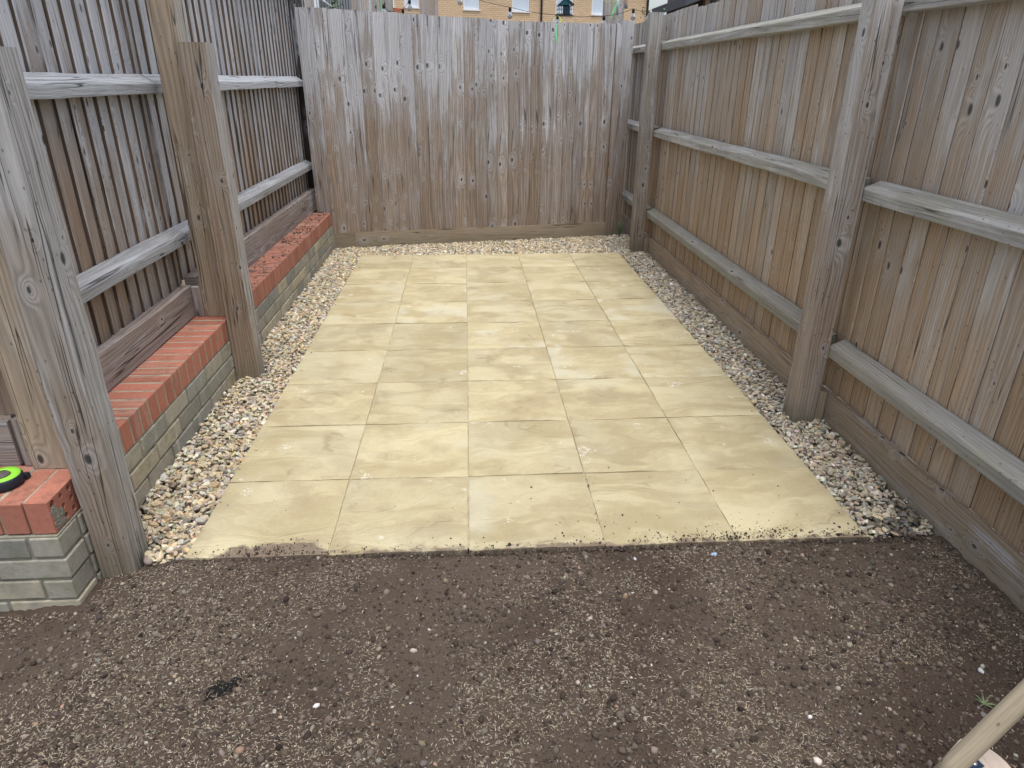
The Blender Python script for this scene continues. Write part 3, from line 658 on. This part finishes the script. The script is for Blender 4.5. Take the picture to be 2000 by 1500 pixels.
q = MB(); q.box((-.257, -.012, -.15), (-.147, .098, 1.452), cham=.005, nseg=34, jit=.0022); o = q.build("wooden_post", W_GREY)
tag(o, "thick cracked grey post standing in soil at the near end of the brick wall", "post", "free standing posts along the brick wall")
q = MB(); q.box((-.2755, 1.452, -.12), (-.1615, 1.555, 1.523), cham=.003, nseg=34, jit=.0018); o = q.build("wooden_post", W_BROWN)
tag(o, "knotty brown post standing in gravel between the two brick walls", "post", "free standing posts along the brick wall")

# ------------------------------------------------------------------ tape measure on the coping
def lathe(mb, c, prof, n=32, ax=None, rnd=.5):
    c = Vector(c); b0 = len(mb.v); Z = Vector((0, 0, 1)) if ax is None else Vector(ax).normalized()
    X = Z.orthogonal().normalized(); Y = Z.cross(X)
    for (r_, z_) in prof:
        for i in range(n): a = 6.28318 * i / n; mb.v.append(c + (X * math.cos(a) + Y * math.sin(a)) * max(r_, 1e-5) + Z * z_); mb.r.append(rnd)
    for k in range(len(prof) - 1):
        for i in range(n): j = (i + 1) % n; a = b0 + k * n; mb.quadface([a + i, a + j, a + n + j, a + n + i], [(0, 0)] * 4, True)
M_NAVY = simple("dark navy rubber", (.018, .022, .035), .55, var=.2, sc=90, bumpd=.0006)
M_LIME = simple("lime green plastic", (.26, .66, .05), .45, var=.04)
M_TBRN = simple("dull brown rubber grip", (.10, .085, .08), .7, var=.3, sc=120, bumpd=.0008)
t = empty("tape_measure", (-.442, -.012, .302), "round lime green and navy tape measure resting on red coping bricks", "tape measure")
q = MB(); c0 = (-.442, -.012, .303); lathe(q, c0, [(.0, 0), (.044, 0), (.0485, .004), (.0495, .012), (.049, .026), (.046, .0315), (.044, .0325), (0, .0325)], 40)
q.box((-.408, .012, .305), (-.393, .030, .320), cham=.002); q.build("case", M_NAVY, t)
q = MB(); lathe(q, c0, [(.045, .0318), (.0435, .0352), (.018, .0362), (.017, .033)], 40); q.build("face_ring", M_LIME, t)
q = MB()
pts = []
for i in range(15):
    a = math.radians(-150 + 17 * i); rr = .031 - .0016 * i; pts.append((c0[0] + rr * math.cos(a), c0[1] + rr * math.sin(a) * .95, c0[2] + .0355))
q.tube(pts, [.003 + .0045 * math.sin(math.pi * (i + .5) / 15.5) for i in range(15)], 8)
lathe(q, (c0[0] - .004, c0[1] + .002, c0[2]), [(.019, .034), (.018, .0375), (.0, .038)], 24); q.build("grip_band", M_TBRN, t)

# ------------------------------------------------------------------ broom in the corner
def broom():
    P1 = gz(1857, 1500, .10); P2 = gz(2003, 1358, .27); d = (P2 - P1).normalized()
    foot = P1 - d * ((P1.z - .075) / d.z); L = (2.49 - foot.x) / d.x; top = foot + d * L
    H = gz(1925, 1480, .07)
    r = empty("broom", (foot.x, foot.y, -.03), "wooden broom with blue bracket on its pale head, in the lower right corner", "broom")
    q = MB(); q.tube([foot + d * (L * i / 24) for i in range(25)] + [top + d * .006], [.0205] * 25 + [.012], 20); q.build("handle", W_HANDLE, r)
    # head: long rounded board from its visible end towards the handle foot
    e = H; f_ = gz(1822, 1600, .07); ax = Vector((f_.x - e.x, f_.y - e.y, 0)); ax = ax.normalized(); sd_ = Vector((-ax.y, ax.x, 0)); hw = .052
    out = []
    for i in range(11): a = math.radians(-90 + 18 * i); out.append(e - ax * (hw * .55 * math.cos(a)) * 1.0 + sd_ * (hw * math.sin(a)))
    Lh = .36; out += [e + ax * Lh + sd_ * hw, e + ax * (Lh + .02), e + ax * Lh - sd_ * hw]
    q = MB(); n = len(out)
    top_ = [Vector((p.x, p.y, .072)) for p in out]; bot = [Vector((p.x, p.y, .040)) for p in out]
    q.poly(top_[::-1]); q.poly(bot)
    for i in range(n): j = (i + 1) % n; q.poly([top_[i], top_[j], bot[j], bot[i]])
    q.build("head", W_HEAD, r, bevel=.004, bseg=2)
    q = MB()
    for i in range(260):
        b = e + ax * random.uniform(-.01, Lh - .01) + sd_ * random.uniform(-.042, .042); b.z = .045
        q.tube([b, b + Vector((random.uniform(-.008, .008), random.uniform(-.008, .008), -.078))], .0014, 4)
    q.build("bristles", simple("dark bristle", (.07, .05, .035), .8), r)
    q = MB(); a = gz(1912, 1488, .0745); b = a + (Vector((gz(1870, 1506, .0745))) - a).normalized() * .075; t_ = (b - a).normalized(); s_ = Vector((-t_.y, t_.x, 0))
    q.plank(a, b, s_, (0, 0, 1), [(-.0125, 0), (.0125, 0), (.0125, .0035), (-.0125, .0035)], 1)
    br = q.build("bracket", simple("blue painted steel", (.035, .06, .11), .45, metal=.3), r, bevel=.001)
    q = MB(); lathe(q, a + t_ * .016 + Vector((0, 0, .003)), [(.006, 0), (.006, .003), (.003, .0042), (.0, .0042)], 14)
    bo = q.build("bolt", simple("bright steel", (.7, .7, .7), .3, metal=.8), r); bo.parent = br; bo.matrix_parent_inverse = Matrix.Identity(4)
    bo.location = (0, 0, 0)
broom()

# ------------------------------------------------------------------ small finds on the soil
def scrap(name, u, v, size, colr, label, cat, flat=.5, rough=.5):
    p = gz(u, v, -.02); z = float(soil_z(p.x, p.y)); vv, ff = pebble_lib(2, 1, .55); s_ = np.array([size, size * .62, size * flat])
    a = random.uniform(0, 3); R_ = np.array([[math.cos(a), -math.sin(a), 0], [math.sin(a), math.cos(a), 0], [0, 0, 1]])
    co = (vv[0] * s_) @ R_.T + np.array([p.x, p.y, z + size * flat * .6])
    tag(npmesh(name, co, ff, simple(name + " surface", colr, rough, sc=200, bumpd=.0008), smooth=False), label, cat)
scrap("plastic_scrap", 1393, 1088, .0135, (.28, .42, .62), "pale blue plastic scrap on soil just in front of the patio", "scrap", .25)
scrap("white_stone", 1915, 1314, .0125, (.50, .50, .51), "white pitted stone lying on soil at the right", "stone", .55, .8)
scrap("pebble", 290, 1087, .0125, (.52, .47, .38), "smooth cream pebble at the foot of the foremost grey post", "pebble", .7, .6)
scrap("slate_chip", 1240, 1092, .008, (.40, .42, .44), "light grey chip of slate in the soil near the patio edge", "stone", .4, .7)

def blades(name, base, n, L, mats, label, cat, spread=1.0, w=.0016):
    q = MB()
    for i in range(n):
        a = random.uniform(0, 6.28); l = L * random.uniform(.5, 1.1); h = random.uniform(.25, .9)
        pts = [Vector(base) + Vector((math.cos(a) * l * t_ * spread, math.sin(a) * l * t_ * spread, l * h * (t_ - .8 * t_ * t_) + .001)) for t_ in (0, .25, .5, .75, 1)]
        q.tube(pts, [w, w, w * .8, w * .6, w * .15], 4)
    return tag(q.build(name, mats), label, cat)
M_GRASST = simple("pale grass", (.20, .24, .13), .7); M_GRASS = M_GRASST; M_STRAW = simple("dry straw", (.42, .36, .24), .8)
p = gz(1922, 1376, -.02); blades("grass_tuft", (p.x, p.y, float(soil_z(p.x, p.y))), 11, .038, M_GRASST, "tuft of green grass on soil beside the broom handle", "grass tuft")
blades("dry_weed", (-.30, 1.448, .02), 26, .055, M_STRAW, "dry weed stalks tucked behind the foot of the brown post", "weed", .6, .0011)
blades("dry_weed", (2.43, .828, -.012), 7, .03, M_STRAW, "few dry stalks at the foot of the near right fence post", "weed", .7, .0009)
M_LEAF = simple("dull leaf", (.10, .17, .06), .6)

def leafy(name, base, n, R_, H_, label, lm, stem=True, leaf=.03):
    q = MB()
    if stem:
        for i in range(6):
            a = i * 1.05; q.tube([Vector(base), Vector(base) + Vector((math.cos(a) * R_ * .4, math.sin(a) * R_ * .3, H_ * .5)), Vector(base) + Vector((math.cos(a) * R_ * .9, math.sin(a) * R_ * .5, H_ * .95))], [.004, .003, .0015], 5)
    for i in range(n):
        c = Vector(base) + Vector((random.gauss(0, R_ * .5), random.gauss(0, R_ * .5), H_ * random.uniform(.25, 1.05)))
        a = random.uniform(0, 6.28); t_ = Vector((math.cos(a), math.sin(a), random.uniform(-.8, .3))).normalized(); s_ = t_.cross(Vector((0, 0, 1))).normalized(); l = leaf * random.uniform(.6, 1.2)
        q.poly([c, c + t_ * l * .5 + s_ * l * .28, c + t_ * l, c + t_ * l * .5 - s_ * l * .28], random.random())
    return tag(q.build(name, lm), label, "plant")
leafy("weed", (2.40, 4.76, -.02), 26, .03, .16, "small green weed in the far right corner between the fences", M_LEAF, leaf=.022)
leafy("climbing_plant", (-.25, 5.3, 1.6), 150, .07, .55, "green climbing plant showing above the back fence at the left", simple("bright leaf", (.12, .24, .05), .5), leaf=.05)

# ------------------------------------------------------------------ neighbour's garden beyond the back fence
def vpost(name, u0, u1, y, z1, mat, label, cat="post", depth=.1, group=None, z0=-.16):
    a, b = gy(u0, 20, y), gy(u1, 20, y)
    q = MB(); q.box((a.x, y, z0), (b.x, y + depth, z1), cham=.003, nseg=10, jit=.0015); o = q.build(name, mat); return tag(o, label, cat, group)
vpost("timber_post", 820, 855, 5.15, 2.6, W_FAR, "tall brown grey post rising behind the back fence, left of middle", group="tall posts behind the back fence")
vpost("timber_post", 1181, 1219, 5.15, 2.6, W_FAR, "tall post behind the right end of the back fence, green ribbon tied on it", group="tall posts behind the back fence")
vpost("timber_post", 755, 767, 5.5, 2.6, W_FAR, "thin grey post behind the back fence beside a green cane", depth=.05, group="tall posts behind the back fence")
vpost("timber_post", 580, 609, 5.4, 2.5, W_FAR, "pale square post behind the back fence's left corner", depth=.14, group="tall posts behind the back fence")
q = MB(); a, b = gy(743, 10, 5.3), gy(741, 24, 5.3); q.tube([(a.x, 5.3, -.16), (a.x, 5.3, 2.5)], .007, 8); tag(q.build("garden_cane", simple("green cane", (.10, .22, .12), .6)), "thin dark green cane upright behind the back fence", "cane")
def slat_screen():
    r = empty("slatted_screen", (-.75, 7.0, -.16), "grey slatted screen with pale diagonal brace beyond the back fence at left", "screen")
    A, B = gy(618, 5, 7.0), gy(686, 5, 7.0); M_ = simple("blue grey slats", (.26, .27, .30), .7); q = MB(); x = A.x
    while x < B.x: q.box((x, 7.0, -.16), (x + .018, 7.02, 2.6)); x += .03
    q.box((A.x, 7.022, 0), (B.x, 7.03, 2.6)); q.build("slat_panel", M_, r)
    q = MB(); a, b = gy(624, -4, 6.97), gy(655, 19, 6.97); d = (b - a); q.tube([a - d * 1.0, b + d * 1.0], .012, 8); a2 = gy(621, 5, 6.96); q.tube([(a2.x, 6.96, -.1), (a2.x, 6.96, 2.6)], .011, 8)
    q.build("brace", simple("pale metal", (.38, .40, .45), .5), r)
slat_screen()
def far_panel():
    r = empty("fence_panel", (0, 6.4, -.16), "weathered grey brown fence panel beyond the back fence, left of the first window", "fence")
    A, B = gy(686, 5, 6.4), gy(753, 5, 6.4); s = list(np.arange(A.x, B.x, .11)) + [B.x]; mb = MB(); boards(mb, (0, 6.4, 0), (1, 0, 0), (0, -1, 0), s, -.1, 2.7); mb.build("board_panel", [W_FAR, W_EDGE], r)
far_panel()

# string of bulbs
M_BLK = simple("black plastic", (.015, .015, .018), .5); M_GLASS = simple("frosted clear glass", (.55, .57, .60), .10, trans=.85, var=.03)
def bulbs():
    px = [(749, 8, 0), (761, 21, 0), (786.5, 17, 0), (799.5, -1, 0), (898, -13, 0), (996, 14, 0), (1089, 29, 0), (1180, 31, 0), (1237.5, 17, 1), (1266.5, 21, 1)]
    lab = ["clear bulb hanging beside the thin grey post", "black lamp holder half hidden behind the fence near the thin grey post", "black lamp holder just above the fence, left of the tall brown post",
           "clear bulb hanging just left of the tall brown post", "clear bulb cut by the top of the picture left of a white window", "clear bulb hanging below and left of the wide middle window",
           "clear bulb wrapped in green ribbon above the fence", "clear bulb in front of the ribboned post", "clear bulb below the small tube feeder", "clear bulb beside the top of the right fence post"]
    Y = 5.02; pts = [gy(u, v, Y if not f else 4.98) for u, v, f in px]
    for (p, l) in zip(pts, lab):
        r = empty("string_light_bulb", p, l, "light bulb", "bulbs on the string lights")
        q = MB(); lathe(q, p, [(.004, .0), (.0115, -.002), (.0125, -.012), (.0125, -.032), (.010, -.034), (0, -.034)], 14); q.build("lamp_holder", M_BLK, r)
        q = MB(); lathe(q, p, [(.009, -.034), (.012, -.042), (.019, -.054), (.0225, -.066), (.021, -.078), (.014, -.088), (.004, -.0925), (0, -.093)], 16); q.build("glass_bulb", M_GLASS, r)
    q = MB(); allp = []
    for i in range(len(pts) - 1):
        a, b = pts[i], pts[i + 1]
        for t_ in (0, .25, .5, .75): allp.append(a.lerp(b, t_) - Vector((0, 0, .012 * math.sin(math.pi * t_))))
    allp.append(pts[-1]); e = gy(1300, 12, 4.98); allp.append(e)
    q.tube(allp, .0022, 6); tag(q.build("light_cable", M_BLK), "thin dark cable strung behind the fence carrying the bulbs", "cable")
bulbs()
def ribbon(name, pts, w, mat, label, grp="green ribbons behind and over the back fence"):
    q = MB(); pts = [Vector(p) for p in pts]
    for i in range(len(pts) - 1):
        a, b = pts[i], pts[i + 1]; wa = w * (1 - .75 * abs(i / (len(pts) - 1) * 2 - .9)); wb = w * (1 - .75 * abs((i + 1) / (len(pts) - 1) * 2 - .9))
        q.plank(a, b, (1, 0, 0), (0, 1, 0), [(-wa, -.0008), (wa, -.0008), (wa, .0008), (-wa, .0008)], 1)
    return tag(q.build(name, mat), label, "ribbon", grp)
M_RIB = simple("mint green ribbon", (.25, .75, .33), .5); M_RIBY = simple("yellow green ribbon", (.60, .80, .16), .5)
py_ = BP + BN * .014
ribbon("ribbon", [gp(1086 + x, v, py_, BN) for x, v in ((2, 46), (1, 52), (0, 58), (-.3, 64), (.3, 70), (1.2, 78), (2.2, 86))], .0085, M_RIB, "mint green ribbon hanging down over the face of the back fence")
b_ = gy(1089, 31, 5.0)
ribbon("ribbon", [b_ + Vector((-.004 - .03 * math.sin(t_), 0, -.012 * t_ * 2)) for t_ in (0, .4, .8, 1.2, 1.6, 2, 2.5, 3)], .006, simple("pale ribbon", (.6, .75, .62), .5), "pale green loop of ribbon left of the wrapped bulb")
ribbon("ribbon", [b_ + Vector((.004 + .03 * math.sin(t_), 0, -.012 * t_ * 2)) for t_ in (0, .4, .8, 1.2, 1.6, 2, 2.5, 3)], .007, M_RIBY, "yellow green loop of ribbon right of the wrapped bulb")
ribbon("ribbon", [gy(1206 - (v - 1) * .36, v, 5.1) for v in (0, 6, 12, 18, 24, 30, 36)], .011, M_RIB, "mint green ribbon hanging across the tall post at right")
ribbon("ribbon", [gy(u, v, 5.12) for u, v in ((1181, 0), (1186, 4), (1191, 3), (1198, 3), (1206, 1), (1212, -3))], .009, M_RIBY, "yellow ribbon tied round the tall post at the top of the picture")
q = MB(); q.tube([gy(1210, -10, 5.05), gy(1207.5, 35, 5.05)], .0022, 6); q.tube([gy(1207.5, -8, 5.07), gy(1205, 30, 5.07)], .007, 8)
tag(q.build("metal_rod", simple("silver rod", (.45, .48, .52), .35, metal=.6)), "slim silver rod leaning beside the ribboned tall post", "rod")

def feeder():
    Y = 5.3; c = gy(1102, 14, Y); s = (gy(1118, 14, Y).x - gy(1086, 14, Y).x)
    r = empty("bird_feeder", (c.x, Y, c.z - .06), "caged bird feeder with dark teal pitched roof hanging above the fence", "bird feeder")
    zt = gy(1102, 8, Y).z; zb = gy(1102, 29, Y).z; hw = s * .42; dp = .07
    q = MB()
    for sg in (-1, 1):
        q.poly([(c.x, Y - dp, zt + .045), (c.x + sg * s * .55, Y - dp, zt - .012), (c.x + sg * s * .55, Y + dp, zt - .012), (c.x, Y + dp, zt + .045)][::sg])
        q.poly([(c.x, Y - dp, zt + .051), (c.x + sg * s * .57, Y - dp, zt - .008), (c.x + sg * s * .57, Y + dp, zt - .008), (c.x, Y + dp, zt + .051)][::-sg])
        q.poly([(c.x, Y + sg * dp * .85, zt + .045), (c.x - hw, Y + sg * dp * .85, zt - .01), (c.x + hw, Y + sg * dp * .85, zt - .01)][::-sg])
    q.build("roof", simple("teal roof sheet", (.02, .10, .14), .35), r)
    q = MB()
    for yy in (-dp * .7, dp * .7):
        for i in range(9): x = c.x - hw + 2 * hw * i / 8; q.tube([(x, Y + yy, zb), (x, Y + yy, zt - .01)], .0016, 5)
        for z in (zb + .01, (zb + zt) / 2, zt - .015): q.tube([(c.x - hw, Y + yy, z), (c.x + hw, Y + yy, z)], .0016, 5)
    for sx in (-hw, 0, hw):
        for z in (zb + .01, (zb + zt) / 2, zt - .015): q.tube([(c.x + sx, Y - dp * .7, z), (c.x + sx, Y + dp * .7, z)], .0016, 5)
    q.build("wire_cage", M_BLK, r)
    q = MB(); q.box((c.x - hw - .006, Y - dp, zb - .008), (c.x + hw + .006, Y + dp, zb), axis='x'); q.build("tray", M_BLK, r)
    q = MB(); q.box((c.x - hw * .15, Y - .03, zb), (c.x + hw * .75, Y + .03, zt - .012)); q.build("seed_holder", simple("blue grey plastic", (.06, .12, .17), .4), r)
feeder()
def tube_feeder():
    Y = 5.3; c = gy(1222, 9, Y); zt = gy(1222, -12, Y).z; zb = gy(1222, 16.5, Y).z
    r = empty("bird_feeder", (c.x, Y, zb), "small clear tube feeder with dark base hanging right of the tall post", "bird feeder")
    q = MB(); lathe(q, (c.x, Y, 0), [(0, zb), (.026, zb), (.026, zb + .004), (.019, zb + .006), (.019, zb + .028), (0, zb + .028)], 20); q.build("base", simple("dark slate plastic", (.03, .05, .065), .5), r)
    q = MB(); lathe(q, (c.x, Y, 0), [(.018, zb + .026), (.018, zt), (.006, zt + .01), (0, zt + .01)], 20); q.build("tube", simple("cloudy plastic", (.45, .36, .30), .3, trans=.35), r)
tube_feeder()
q = MB(); c = gy(1256, 22, 4.98)
for i in range(16):
    b = c + Vector((random.gauss(0, .009), random.gauss(0, .006), random.gauss(0, .02))); a = random.uniform(0, 6.28); t_ = Vector((math.cos(a), .3, math.sin(a))); s_ = Vector((-math.sin(a), .2, math.cos(a)))
    q.poly([b, b + t_ * .009 + s_ * .005, b + t_ * .018, b + t_ * .009 - s_ * .005])
tag(q.build("dead_leaves", simple("olive leaves", (.13, .12, .05), .7)), "small cluster of dried olive leaves caught on the light cable", "leaves")

# shed to the right, behind the fence
def shed():
    r = empty("shed", (4.6, 8.0, -.16), "dark brown garden shed with overhanging grey roof beyond the right fence", "shed")
    M_W = wood("dark shed boarding", (.10, .075, .065), (.15, .12, .11), z0=1.5, zr=4, knots=.3, vary=.4)
    a = gy(1303, 10, 8.6); q = MB(); st_ = list(np.arange(a.x, a.x + 3.0, .14)); boards(q, (0, 7.6, 0), (1, 0, 0), (0, -1, 0), st_, -.16, 2.45, step=.01)
    q.box((a.x, 7.63, -.16), (a.x + 2.9, 8.6, 2.45)); q.build("wall", [M_W, M_W], r)
    q = MB(); e = gy(1274, 12, 8.8); x0 = e.x; ze = gy(1274, 12, 7.3).z; q.plank((x0, 7.2, ze), (x0, 8.8, ze), (1, 0, 0), (0, 0, 1), [(0, 0), (1.75, .62), (1.75, .72), (0, .10)], 1)
    q.plank((x0 + 3.5, 7.2, ze), (x0 + 3.5, 8.8, ze), (1, 0, 0), (0, 0, 1), [(-1.749, .62), (0, 0), (0, .10), (-1.749, .72)], 1); q.build("roof", simple("grey roof felt", (.08, .083, .10), .8), r)
    c = gy(1381, 5, 7.5); q = MB(); q.box((c.x - .03, 7.48, -.16), (c.x + .03, 7.56, 2.6), nseg=6, jit=.001); q.build("corner_post", W_TAN, r)
shed()
leafy("shrub", (gy(1293, 20, 6.0).x, 6.0, 1.25), 110, .035, .80, "small dark green shrub behind the top of the far right fence post", M_LEAF, leaf=.04)

# ------------------------------------------------------------------ house far behind
def house():
    a = math.radians(15); r = empty("brick_house", (0, 31, -.16), "yellow brick house with white framed windows standing far behind the back fence", "house", rz=a)
    k = NT("yellow facing brick"); t_ = k.obj(); X, Y_, Z_ = k.sep(t_)
    br = k.n("ShaderNodeTexBrick"); k.set(br.inputs["Vector"], k.vec(k.M('ADD', X, Y_), Z_)); br.inputs["Scale"].default_value = 1
    br.inputs["Brick Width"].default_value = .225; br.inputs["Row Height"].default_value = .075; br.inputs["Mortar Size"].default_value = .008; br.inputs["Mortar Smooth"].default_value = .3
    br.inputs["Bias"].default_value = 0; br.inputs["Color1"].default_value = (.72, .54, .35, 1); br.inputs["Color2"].default_value = (.62, .45, .28, 1); br.inputs["Mortar"].default_value = (.40, .31, .22, 1)
    c = k.mix(k.ramp(k.noise(t_, .8, 4), .3, .8, 0, .4), br.outputs[0], (.68, .52, .36)); k.bump(br.outputs[1], .006); M_B = k.done(c, .9)
    R_ = Matrix.Rotation(a, 4, 'Z'); T = Matrix.Translation((0, 31, -.16)) @ R_
    n = Vector((math.sin(a), -math.cos(a), 0)); ti = T.inverted()
    def loc(u, v): q_ = ti @ gp(u, v, (0, 31, 0), n); return q_.x, q_.z
    x0 = loc(742, 10)[0] - 1.5; x1 = loc(1266, 10)[0]
    def B(mb, lo, hi, **kw):   # local box
        m0 = MB(); m0.box(lo, hi, **kw); b0 = len(mb.v); mb.v += [T @ v for v in m0.v]; mb.r += m0.r; mb.f += [[i + b0 for i in f] for f in m0.f]; mb.uv += m0.uv; mb.sm += m0.sm; mb.mi += m0.mi
    wins = []
    for (ua, ub, vb) in ((905, 937, 16), (1000, 1034.5, 24), (1085, 1120, 28.5), (1155, 1190, 29)):
        wins.append((loc(ua, vb)[0], loc(ub, vb)[0]))
    wins.append((loc(790, 14)[0], loc(819, 14)[0])); wins.append((loc(738, 9)[0], loc(771, 9)[0]))
    zs, zh = 4.27, 5.5
    # facade with openings: strips around the windows
    q = MB(); W_ = sorted(wins); cur = x0
    for (wa, wb) in W_:
        B(q, (cur, 0, 0), (wa, .3, 6.2)); 
        for (z0_, z1_) in ((0, 1.1), (2.3, zs), (zh, 6.2)): B(q, (wa, 0, z0_), (wb, .3, z1_))
        cur = wb
    B(q, (cur, 0, 0), (x1, .3, 6.2)); B(q, (x0, .3, 0), (x0 + .3, 8, 6.2)); B(q, (x1 - .3, .3, 0), (x1, 8, 6.2)); B(q, (x0, 7.7, 0), (x1, 8, 6.2)); q.build("wall", M_B, r)
    q = MB(); o_ = .35
    for sg in (0, 1):
        ya, yb = (-o_, 4.002) if sg == 0 else (8 + o_, 4)
        pts = [(x0 - o_, ya, 6.15), (x1 + o_, ya, 6.15), (x1 + o_, yb, 9.2), (x0 - o_, yb, 9.2)]; up = [(p_[0], p_[1], p_[2] + .15) for p_ in pts]
        P8 = [T @ Vector(p_) for p_ in pts + up]
        for f in ((0, 1, 2, 3), (7, 6, 5, 4), (0, 4, 5, 1), (1, 5, 6, 2), (2, 6, 7, 3), (3, 7, 4, 0)): q.poly([P8[i] for i in f])
    rf = q.build("roof", simple("brown roof tile", (.14, .08, .06), .85), r)
    M_UP = simple("white window plastic", (.80, .83, .88), .35, var=.02); M_GL = simple("pale reflecting pane", (.62, .72, .82), .08, var=.1, sc=1.5)
    for (wa, wb) in W_:
        for (z0_, z1_) in ((zs, zh), (1.1, 2.3)):
            f = MB(); d = .075
            B(f, (wa, .06, z0_), (wa + d, .13, z1_)); B(f, (wb - d, .06, z0_), (wb, .13, z1_)); B(f, (wa + d, .06, z0_), (wb - d, .13, z0_ + d)); B(f, (wa + d, .06, z1_ - d), (wb - d, .13, z1_))
            B(f, (wa - .02, -.05, z0_ - .04), (wb + .02, .06, z0_ - .002), axis='x')
            fr = f.build("window", M_UP, r); g_ = MB(); B(g_, (wa + d, .085, z0_ + d), (wb - d, .10, z1_ - d)); pn = g_.build("pane", M_GL, r); pn.parent = fr; pn.location = (0, 0, 0)
    c0 = W_[0]; q = MB(); B(q, (c0[0] - .05, -.012, zs - .20), (c0[1] + 2.2 * 0 + .25, -.003, zs - .045)); q.build("red_brick_band", simple("orange red brick band", (.50, .17, .09), .9), r)
    q = MB(); B(q, (loc(1057, 10)[0] - .035, -.09, 0), (loc(1057, 10)[0] + .035, -.02, 6.1)); q.build("downpipe", M_BLK, r)
    q = MB(); B(q, (x1 - .09, -.09, 0), (x1 - .01, -.02, 6.1)); q.build("downpipe", M_BLK, r)
house()
